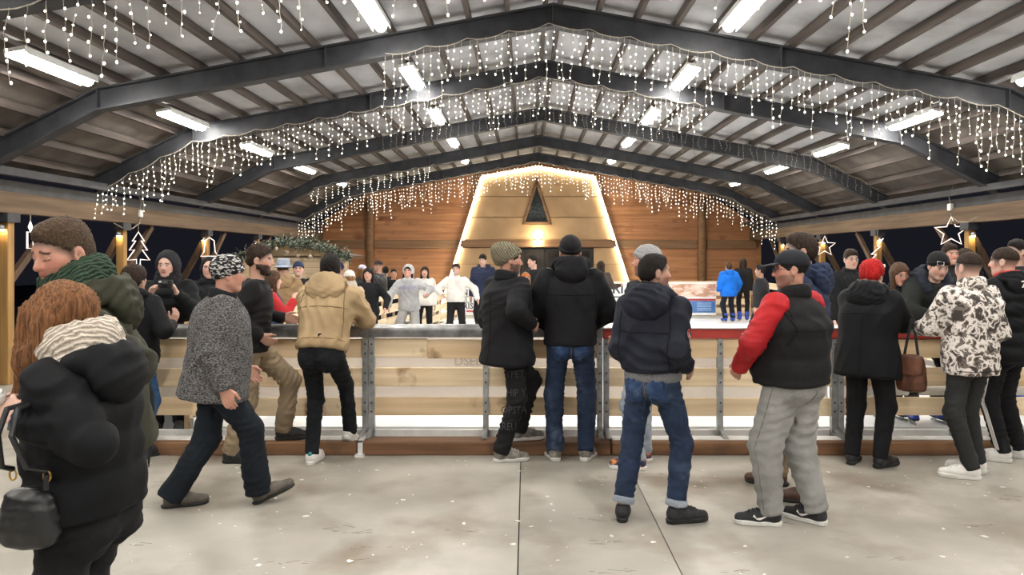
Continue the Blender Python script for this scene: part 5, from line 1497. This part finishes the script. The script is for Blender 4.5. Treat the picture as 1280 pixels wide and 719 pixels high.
p14 = person('boy in black puffer jacket with red collar at the right edge', 1258, 5.95, 308, 26, skin='fair', head=(16,-2,0), shaved=True, fl=(-.10,.0,0,.7,0), fr=(.15,.02,0,.4,0), hl=(-.2,.3,1.08), hr=(.22,.18,1.0),
  jacket=dict(mat=BLKP, fat=.062, hem=-.15, quilt=(.12,.018), sr=.066), trousers=dict(mat=BLK, knee=.074, cuff=.062, stripes=WHT), shoes=sneak(SW, SOW), collar=dict(mat=RED, r=.034, rad=.07, z=.045), hood=dict(size=1.15), hair=dict(kind='crop', mat=HD, g=.005, z=.02, amp=.002, f=120), jname='puffer_jacket')
v, f = text_verts('ZIENER', .075, True)
a_ = math.radians(-26); vd = rot('Z', a_)@V3(0,1,0); ex = rot('Z', a_)@V3(1,0,0)
T_ = p14['N']
opsh = [('add', EL(T_+V3(0,-.125,-.035), V3(.155,.072,.11)), .01)]
decal(p14, 'white_lettering', [(a, b) for a, b, c in v], f, T_+V3(.05,-.125,-.005)-vd*.3, ex*.95+V3(0,0,.12), (0,0,1), vd, opsh, WHT, .012)
p21 = person('curly dark haired person in black jacket and jeans behind the olive parka', 168, 6.05, 331, -10, skin='mid', fl=(-.10,0,0,.2,0), fr=(.10,0,0,-.6,0), hr=(.24,.20,1.20), er=(.6,-.8,-.6), hdr=(.2,.3,.9), hl=(-.2,.3,1.1),
  jacket=dict(mat=BLKP, fat=.05, hem=-.1), trousers=dict(mat=JM), shoes=sneak(SB_, SOB), hair=dict(kind='curly', mat=HD, amp=.008, f=60, zs=1), hood=dict(size=1.1))

back_pockets(p7, JB); back_pockets(p5, JK); back_pockets(p8, JB)
BK = V3(0,1,0)
M_seamd = fabric('seam_dark', (14,14,16)); M_seamt = fabric('seam_tan', (112,90,62)); M_seamn = fabric('seam_navy', (14,16,24)); M_seamj = fabric('seam_jeans', (120,104,84)); M_seamg = fabric('seam_grey', (112,111,108))
def back_line(p, pts, mat, **kw): seam(p, [p['N']+p['R']*x+p['U']*z-p['F']*.5 for x, z in pts], p['F'], mat, **kw)
back_line(p5, [(-.20,-.20),(.20,-.20)], M_seamt); back_line(p5, [(-.17,-.05),(-.185,-.22),(-.18,-.44)], M_seamt); back_line(p5, [(.17,-.05),(.185,-.22),(.18,-.44)], M_seamt); back_line(p5, [(-.2,-.455),(.2,-.455)], M_seamt)
back_line(p7, [(-.19,-.17),(.19,-.17)], M_seamd); back_line(p7, [(-.18,-.06),(-.195,-.20),(-.19,-.5)], M_seamd); back_line(p7, [(.18,-.06),(.195,-.20),(.19,-.5)], M_seamd); back_line(p7, [(-.22,-.555),(.22,-.555)], M_seamd)
back_line(p8, [(-.18,-.22),(.18,-.22)], M_seamn); back_line(p8, [(-.17,-.05),(-.18,-.2),(-.17,-.46)], M_seamn); back_line(p8, [(.17,-.05),(.18,-.2),(.17,-.46)], M_seamn); back_line(p8, [(-.2,-.46),(.2,-.46)], M_seamn)
back_line(p10, [(-.20,-.14),(-.19,-.05)], M_seamd); back_line(p10, [(-.22,-.21),(.22,-.21)], M_seamd); back_line(p10, [(-.215,-.10),(-.20,-.22),(-.23,-.30)], M_seamd, r=.006); back_line(p10, [(.215,-.10),(.20,-.22),(.23,-.30)], M_seamd, r=.006)
back_line(p12, [(-.19,-.19),(.19,-.19)], M_seamd); back_line(p12, [(0,-.2),(0,-.68)], M_seamd); back_line(p13, [(-.2,-.63),(.2,-.63)], M_seamd); back_line(p6, [(0,-.08),(0,-.66)], M_seamd); back_line(p6, [(-.19,-.19),(.19,-.19)], M_seamd)
for p in (p7, p8):
    pp = p['P']; seam(p, [pp+V3(0,-.5,.06), pp+V3(0,-.5,-.16)], BK, M_seamj if p is not p5 else M_seamd, mesh=p['T'], r=.0025)
    seam(p, [pp+V3(-.15,-.5,.02), pp+V3(0,-.5,-.02), pp+V3(.15,-.5,.02)], BK, M_seamj if p is not p5 else M_seamd, mesh=p['T'], r=.0025)
seam(p10, [p10['P']+V3(.0,-.5,-.06), p10['P']+V3(0,-.5,-.17)], BK, M_seamg, mesh=p10['T'], r=.0025)
for s, kk_, aa_ in ((-1, p10['KL'], p10['aL']), (1, p10['KR'], p10['aR'])):
    hp0 = p10['P']+V3(s*.088,0,-.03); seam(p10, [hp0+V3(s*.5,0,.0), kk_+V3(s*.5,0,0), aa_+V3(s*.5,0,.03)], (-s,0,0), M_seamg, mesh=p10['T'], r=.0025)
# ================================================================== rink side at the barrier
p15 = person('boy in black beanie bending over the rail from the rink', 1152, 6.88, 313, 180, z0=ICEZ, skin='fair', lean=33, pel=(0,-.06,-.02), head=(0,-22,0), brow=(30,26,24), fl=(-.115,.08,0,.15,0), fr=(.125,.05,0,-.3,0), footz=.13, hl=(-.06,.50,1.03), el=(-1,-.2,-.2), hr=(.10,.48,1.03), er=(1,-.2,-.2), hdl=(.7,.5,0), hdr=(-.7,.5,0), pnl=(0,0,-1), pnr=(0,0,-1),
  jacket=dict(mat=fabric('green_black', (34,36,35)), fat=.055, hem=-.1, sr=.064), trousers=dict(mat=BLK), shoes=skate(), hat=dict(kind='beanie', mat=BLK2), hood=dict(size=1.35, mat=fabric('hood_slate', (40,46,56))), hair=dict(kind='crop', mat=HB, z=-.01))
hp_ = p15['hp']; R_ = p15['HR']
opsb = [('add', EL(hp_(0,-.014,.046), V3(.096,.118,.102), R_), .01)]
decal(p15, 'beanie_patch', [(-.026,-.016),(.026,-.016),(.026,.016),(-.026,.016)], [(0,1,2,3)], hp_(.035,.25,.066), R_@V3(-1,0,0), R_@V3(0,0,1), R_@V3(0,-1,0), opsb, WHT, .004)
p16 = person('brown haired girl in glasses leaning in beside the red haired woman', 1108, 6.98, 328, 188, z0=ICEZ, skin='ruddy', female=True, lean=22, head=(-10,-12,0), glasses=True, footz=.13, hl=(-.14,.42,1.05), hr=(.16,.42,1.05), jacket=dict(mat=BLK, fat=.04, hem=-.1), trousers=dict(mat=BLK), shoes=skate(), hair=dict(kind='long', mat=HM, len=.26), collar=dict(mat=BLK))
p17 = person('young man with glasses and dark jacket standing on the ice', 1063, 8.6, 312, 190, z0=ICEZ, skin='fair', glasses=True, head=(-10,-4,0), footz=.13, jacket=dict(mat=BLK, fat=.035, hem=-.1), trousers=dict(mat=BLK), shoes=skate(), hair=dict(kind='short', mat=HD, g=.018, amp=.006), collar=dict(mat=BLK), h=.0155)
p18 = person('smiling boy with dark hair behind the camouflage jacket boy', 1187, 8.2, 305, 178, z0=ICEZ, skin='ruddy', smile=True, footz=.13, jacket=dict(mat=BLK2, fat=.035, hem=-.1), trousers=dict(mat=BLK), shoes=skate(), hair=dict(kind='short', mat=HD, g=.018, amp=.006), collar=dict(mat=BLK2), h=.0155)
p18b = person('dark haired skater half hidden behind the camouflage jacket boy', 1206, 9.2, 311, 10, z0=ICEZ, skin='mid', footz=.13, jacket=dict(mat=BLK, fat=.035, hem=-.1), trousers=dict(mat=BLK), shoes=skate(), hair=dict(kind='curly', mat=HD, amp=.006, f=60), h=.0155)
p19 = person('dark haired young man in profile at the far right edge', 1272, 7.6, 300, 96, z0=ICEZ, skin='fair', footz=.13, jacket=dict(mat=CHAR, fat=.035, hem=-.1), trousers=dict(mat=BLK), shoes=skate(), hair=dict(kind='short', mat=HB, g=.018, amp=.006), h=.0155)
p20 = person('hooded boy in black jacket raising a small camera at the left', 210, 6.95, 311, 196, skin='fair', head=(-10,-6,0), hl=(-.14,.34,1.36), el=(-.6,-.5,-1), hr=(.10,.34,1.34), er=(.6,-.5,-1), hdl=(.3,.3,.9), hdr=(-.3,.3,.9), curl=.9, jacket=dict(mat=BLKP, fat=.055, hem=-.1, quilt=(.12,.015)), trousers=dict(mat=BLK), shoes=sneak(SB_, SOB), hat=dict(kind='hood', mat=CHAR), scarf=dict(mat=BLK2))
p22 = person('woman in dark hood glimpsed behind the speckled beanie', 262, 7.9, 318, 200, skin='fair', female=True, jacket=dict(mat=BLK, fat=.04, hem=-.1), trousers=dict(mat=BLK), shoes=sneak(SB_, SOB), hat=dict(kind='hood', mat=BLK, g=-.01), h=.0155)

# ================================================================== crowd outside the left rink fence
p23 = person('brown haired girl in red and navy jacket beside the barrier', 339, 7.5, 338, -70, z0=ICEZ, footz=.13, skin='fair', female=True, head=(10,-4,0), hr=(.12,.28,1.38), er=(.5,-.3,-1), jacket=dict(mat=DSK, fat=.035, hem=-.1, smat=RED), trousers=dict(mat=JK), shoes=skate(), hair=dict(kind='long', mat=HM, len=.22), h=.0155)
ops_ = [('add', RC(p23['SR'], p23['ER'], .088, .077), .05), ('add', RC(p23['ER'], p23['WR'], .077, .055), .03)]
decal(p23, 'white_stripe', [(-.012,-.26),(.012,-.26),(.012,.0),(-.012,.0)], [(0,1,2,3)], p23['SR']+V3(.3,0,.02), (0,1,0), (0,0,1), (-1,0,0), ops_, WHT, .004)
p24 = person('person in pale blue bucket hat and tan jacket, back to the camera', 354, 9.6, 323, 5, skin='mid', hl=(-.2,.3,1.1), hr=(.2,.3,1.1), jacket=dict(mat=TAN2, fat=.05, hem=-.1), trousers=dict(mat=JK), shoes=sneak(SB_, SOB), hat=dict(kind='bucket', mat=fabric('bucket_blue', (158,168,184))), hair=dict(kind='crop', mat=HD, z=-.02), hood=dict(size=1.1), collar=dict(mat=CHAR, r=.03), h=.0155)
p25 = person('smiling person in dark beanie behind the bucket hat', 373, 11.0, 325, 195, skin='fair', smile=True, jacket=dict(mat=BLK, fat=.04, hem=-.1), trousers=dict(mat=BLK), shoes=sneak(SB_, SOB), hat=dict(kind='beanie', mat=DSK), hair=dict(kind='short', mat=HD), h=.017)
p26 = person('person in cream fur hat and pale coat by the fence', 437, 9.6, 337, 20, z0=ICEZ, footz=.13, skin='fair', female=True, jacket=dict(mat=BEI, fat=.05, hem=-.25), trousers=dict(mat=BLK), shoes=skate(), hat=dict(kind='beanie', mat=WHT, bmat=TAN2, g=.006, amp=.006, f=80), hair=dict(kind='long', mat=HBL, len=.16), h=.017, scarf=dict(mat=WSC))
p27 = person('man in black leather jacket standing by the wooden wall', 473, 14.0, 325, 70, skin='mid', head=(30,0,0), jacket=dict(mat=LBLK, fat=.04, hem=-.1), trousers=dict(mat=BLK), shoes=boot(LBLK), hair=dict(kind='crop', mat=HD), h=.018)
p28 = person('person in navy beanie behind the tan jacket man', 424, 12.5, 326, 10, skin='mid', jacket=dict(mat=NAVY, fat=.04, hem=-.1), trousers=dict(mat=BLK), shoes=sneak(SB_, SOB), hat=dict(kind='beanie', mat=DSK), h=.018)
p29 = person('dark clad visitor talking near the wooden wall', 492, 15.4, 336, 195, skin='ruddy', jacket=dict(mat=BLK, fat=.04, hem=-.15), trousers=dict(mat=BLK), shoes=boot(LBLK), hair=dict(kind='short', mat=HB), h=.018)
p29b = person('dark haired visitor in black coat with back turned, beside the leather jacket man', 482, 16.4, 333, 20, skin='mid', jacket=dict(mat=BLK2, fat=.05, hem=-.2), trousers=dict(mat=BLK), shoes=boot(LBLK), hair=dict(kind='short', mat=HB), h=.018)
p30 = person('person in lavender beanie among the crowd on the left', 453, 13.5, 330, 30, skin='fair', female=True, jacket=dict(mat=CHAR, fat=.04, hem=-.15), trousers=dict(mat=BLK), shoes=boot(LBLK), hat=dict(kind='beanie', mat=fabric('lavender', (190,184,206)), bmat=fabric('lavender', (190,184,206))), hair=dict(kind='long', mat=HBL, len=.15), h=.018)

# ================================================================== skaters
sk_ = dict(z0=ICEZ, footz=.13, shoes=skate(), h=.0155)
p31 = person('skating girl with long dark hair in open black jacket', 461, 10.5, 334, 176, skin='fair', female=True, hl=(-.36,.22,1.02), el=(-.6,-.8,0), hr=(.28,.14,.95), jacket=dict(mat=BLK, fat=.03, hem=-.05), trousers=dict(mat=BLK2), hair=dict(kind='long', mat=HB, len=.30), **sk_)
p32 = person('skater in light grey hoodie with the hood up', 511, 11.6, 329, 178, skin='ruddy', female=True, smile=True, lean=10, pel=(0,-.03,-.04), head=(0,4,0), hl=(-.36,.26,1.12), el=(-1,-.3,-.2), hr=(.33,.24,.92), er=(1,-.3,-.2), fl=(-.16,.02,0,.2,0), fr=(.16,.06,0,-.2,0), hdl=(-.5,.4,.2), jname='hoodie',
  jacket=dict(mat=GHO, fat=.045, hem=-.06, fold=.008), trousers=dict(mat=GRYP, thigh=.10, knee=.088, cuff=.085), hat=dict(kind='hood', mat=GHO), hair=dict(kind='long', mat=HB, len=.14), **sk_)
v, f = text_verts('AEROP', .105, True)
decal(p32, 'purple_lettering', [(a, b) for a, b, c in v], f, p32['N']-p32['U']*.17+V3(0,.45,.02), (-1,0,0), (0,0,1), (0,-1,0), p32['J']['ops'], fabric('lavender_print', (150,150,184)), .012)
p33 = person('skater in white jacket behind the grey hoodie', 531, 13.2, 333, 182, skin='fair', female=True, jacket=dict(mat=WHT, fat=.04, hem=-.1), trousers=dict(mat=BLK), hair=dict(kind='long', mat=HD, len=.2), **sk_)
p34 = person('smiling skating girl in white turtleneck sweater', 570, 12.2, 329, 184, skin='fair', female=True, smile=True, head=(-4,0,0), hr=(.27,.24,1.12), er=(1,-.4,-.4), hl=(-.44,.12,1.02), el=(-.5,-.6,.1), fl=(-.12,.02,0,.15,0), jname='sweater',
  jacket=dict(mat=WHT, fat=.035, hem=.02, fold=.007), trousers=dict(mat=BLK2, thigh=.092), hair=dict(kind='short', mat=HD, g=.010), collar=dict(mat=WHT, r=.022, rad=.056, z=.035), **sk_)
p35 = person('dark haired young man in navy hooded jacket on the ice', 604, 14.2, 318, 172, skin='fair', head=(-6,-12,0), jacket=dict(mat=fabric('ink_navy', (38,44,68)), fat=.045, hem=-.1), trousers=dict(mat=BLK), hair=dict(kind='short', mat=HB, g=.016), hood='down', **sk_)
p36 = person('blonde girl in beige coat with orange headband on the ice', 657, 11.0, 339, 190, skin='fair', female=True, jacket=dict(mat=BEI, fat=.04, hem=-.2), trousers=dict(mat=BLK), hair=dict(kind='long', mat=HBL, len=.26), hat=dict(kind='beanie', mat=HBL, bmat=fabric('orange', (214,104,34)), g=-.004, name='hair_top', tilt=.02), **sk_)
p37 = person('young man in black hoodie looking left between the two beanie men', 667, 13.0, 319, 120, skin='fair', head=(-10,0,0), jacket=dict(mat=BLK, fat=.04, hem=-.1), trousers=dict(mat=BLK), hair=dict(kind='short', mat=HB, g=.016), **sk_)
p38 = person('long haired skater in dark clothes stretching out one arm', 751, 14.6, 326, 8, skin='fair', female=True, hr=(.50,.12,1.16), er=(0,-.3,-1), hl=(-.3,.1,1.0), jacket=dict(mat=fabric('dark_taupe', (72,62,56)), fat=.03, hem=-.05), trousers=dict(mat=BLK), hair=dict(kind='long', mat=HD, len=.3), **sk_)
p39 = person('child in bright blue hooded jacket on the far ice', 911, 17.3, 328, 8, skin='fair', fl=(-.12,0,0,.15,0), fr=(.12,0,0,-.15,0), hl=(-.30,.06,.93), hr=(.30,.06,.93), headscale=1.12, jacket=dict(mat=BLUC, fat=.075, hem=-.18, sr=.07), trousers=dict(mat=NVT, knee=.08, cuff=.075), hair=dict(kind='short', mat=HM, g=.012), hood='down', **sk_)
p40 = person('taller girl in black beside the child in blue', 929, 17.6, 323, -14, skin='fair', female=True, jacket=dict(mat=BLK2, fat=.045, hem=-.08), trousers=dict(mat=BLK), hair=dict(kind='long', mat=HD, len=.2), **sk_)
p41 = person('dark dressed skater just left of the vest man', 951, 12.5, 331, 60, skin='mid', jacket=dict(mat=CHAR, fat=.04, hem=-.1), trousers=dict(mat=BLK), hair=dict(kind='short', mat=HB), **sk_)

# ================================================================== things they carry
# black handbag of the ginger woman
fm = to_world(p2, p2['EL']*.15+p2['WL']*.85)
bg = empty('handbag', (fm.x, fm.y-.01, Z(684, fm.y)), math.radians(-8)); tag(bg, 'black leather shoulder bag with gold rings hanging by the ginger woman', 'bag')
Vv, Q = field_mesh([('add', LOFT((0,0,0), (0,0,1), (1,0,0), (0,1,0), [(0.0,.085,.035),(.05,.092,.045),(.13,.080,.040),(.185,.060,.018)], 3.0, rnd=.03), .02)], .007, folds=folds_fn(.003, 30, 2))
np_obj('bag_body', Vv, Q, LBLK, bg)
topz = fm.z-Z(684, fm.y)+.062
MB().tube([(.055,0,.175),(.058,0,.22)], .009, 8).build('strap_tab', LBLK, bg)
sx = .035
st = MB()
for q_ in (1, -1): st.tube([(.056*q_,0,.232),(.040*q_,-.055,topz*.6),(.022*q_,-.088,topz-.07),(.016*q_,-.062,topz),(.012*q_,.02,topz+.004)], .0085, 8)
st.build('shoulder_strap', LBLK, bg)
for xx in (-.055, .058):
    MB().tube([(xx+.012*math.cos(t), 0, .215+.016*math.sin(t)) for t in np.linspace(0, 6.28, 13)[:-1]], .003, 6, closed=True).build('ring', M_gold, bg, smooth=True)
# clear bottle with white cap held by her
w_ = to_world(p2, p2['WL']+p2['DL']*.08)
w2_ = to_world(p2, p2['WL']+p2['DL']*.06+V3(-.05,-.05,-.05))
bt = empty('water_bottle', w2_); bt.rotation_euler = (0, .25, 0); bt.scale = (.62,.62,.62); tag(bt, 'small pale plastic bottle with white cap in front of the ginger woman', 'bottle')
M_pet = noisy('bottle_plastic', lin((60,66,80)), lin((84,90,104)), scale=20, rough=.15)
MB().lathe([(.012,0),(.026,.004),(.027,.04),(.022,.055),(.026,.07),(.020,.088),(.011,.098)], 14).build('bottle_body', M_pet, bt, smooth=True)
MB().lathe([(.014,.098),(.015,.118),(.012,.121)], 12).build('cap', M_white, bt, smooth=True)
# crumpled paper napkin
Vv, Q = field_mesh([('add', EL((0,0,0),(.034,.028,.038)), .01)], .006, folds=folds_fn(.008, 70, 5)); nk = np_obj('paper_napkin', Vv, Q, M_frost); nk.location = to_world(p2, p2['WL']+p2['DL']*.09+V3(-.01,.03,.035)); nk.scale = (.75,.75,.75); tag(nk, 'crumpled white paper napkin in the ginger woman\'s hand', 'napkin')
# brown bag of the red haired woman
b2_ = empty('handbag', (X(1139, 5.70), 5.70, Z(490, 5.70)), math.radians(-40)); tag(b2_, 'brown leather handbag hanging from the red haired woman\'s arm', 'bag')
M_cog = noisy('leather_cognac', lin((74,42,28)), lin((104,60,38)), scale=14, rough=.42, bump=.1)
Vv, Q = field_mesh([('add', LOFT((0,0,0), (0,0,1), (1,0,0), (0,1,0), [(0.0,.10,.05),(.08,.115,.06),(.20,.10,.045),(.29,.085,.02)], 3.0, rnd=.03), .02)], .010, folds=folds_fn(.005, 24, 7)); np_obj('bag_body', Vv, Q, M_cog, b2_)
Vv, Q = field_mesh([('add', LOFT((0,-.02,0), (0,0,1), (1,0,0), (0,1,0), [(.13,.09,.048),(.29,.09,.03)], 3.0, rnd=.02), .02)], .010); np_obj('flap', Vv, Q, M_cog, b2_)
zt_ = Z(398, 5.70)-Z(490, 5.70)
MB().beam((-.05,0,.27),(0,.01,zt_), .02, .005, (0,1,0)).beam((.05,0,.27),(0.01,.01,zt_), .02, .005, (0,1,0)).build('strap', LBLK, b2_)
# phone on the rail in front of the bending boy
ph = MB().box(-.075,.075,-.038,.038,0,.010).build('phone', M_black, bevel=.004); ph.location = (X(1158, 6.42), 6.43, 1.045); ph.rotation_euler = (0,0,.3); tag(ph, 'dark phone on the rail under the bending boy', 'phone')
MB().box(-.070,.070,-.034,.034,.010,.0105).build('screen', noisy('screen_glass', lin((30,32,36)), lin((44,46,50)), scale=4, rough=.1), ph)
# camera of the hooded boy
w_ = to_world(p20, (p20['WL']+p20['WR'])/2+V3(-.03,.07,.11))
cm = empty('camera_compact', w_, p20['root'].rotation_euler[2]); tag(cm, 'small black camera in the hooded boy\'s hands', 'camera')
MB().box(-.06,.06,-.022,.022,-.035,.035).build('camera_body', M_black, cm, bevel=.006)
MB().tube([(0,.022,0),(0,.05,0)], .026, 14).build('lens', M_black, cm, smooth=True)
MB().box(.03,.05,.022,.026,.012,.026).build('flash', M_white, cm)
# closed umbrella leaning by the barrier
um = empty('umbrella', (X(186, 5.75), 5.75, 0.0)); tag(um, 'closed dark umbrella hanging point down beside the olive parka', 'umbrella')
MB().lathe([(.006,.02),(.010,.06),(.028,.20),(.042,.42),(.040,.56),(.018,.66)], 10).build('folded_canopy', fabric('umbrella', (40,44,42)), um, smooth=True)
MB().tube([(0,0,0),(0,0,.06)], .005, 6).build('tip', M_steel, um)
MB().tube([(0,0,.64),(0,0,.80),(.02,0,.84),(.05,0,.83),(.06,0,.79)], .009, 8).build('handle', M_black, um, smooth=True)
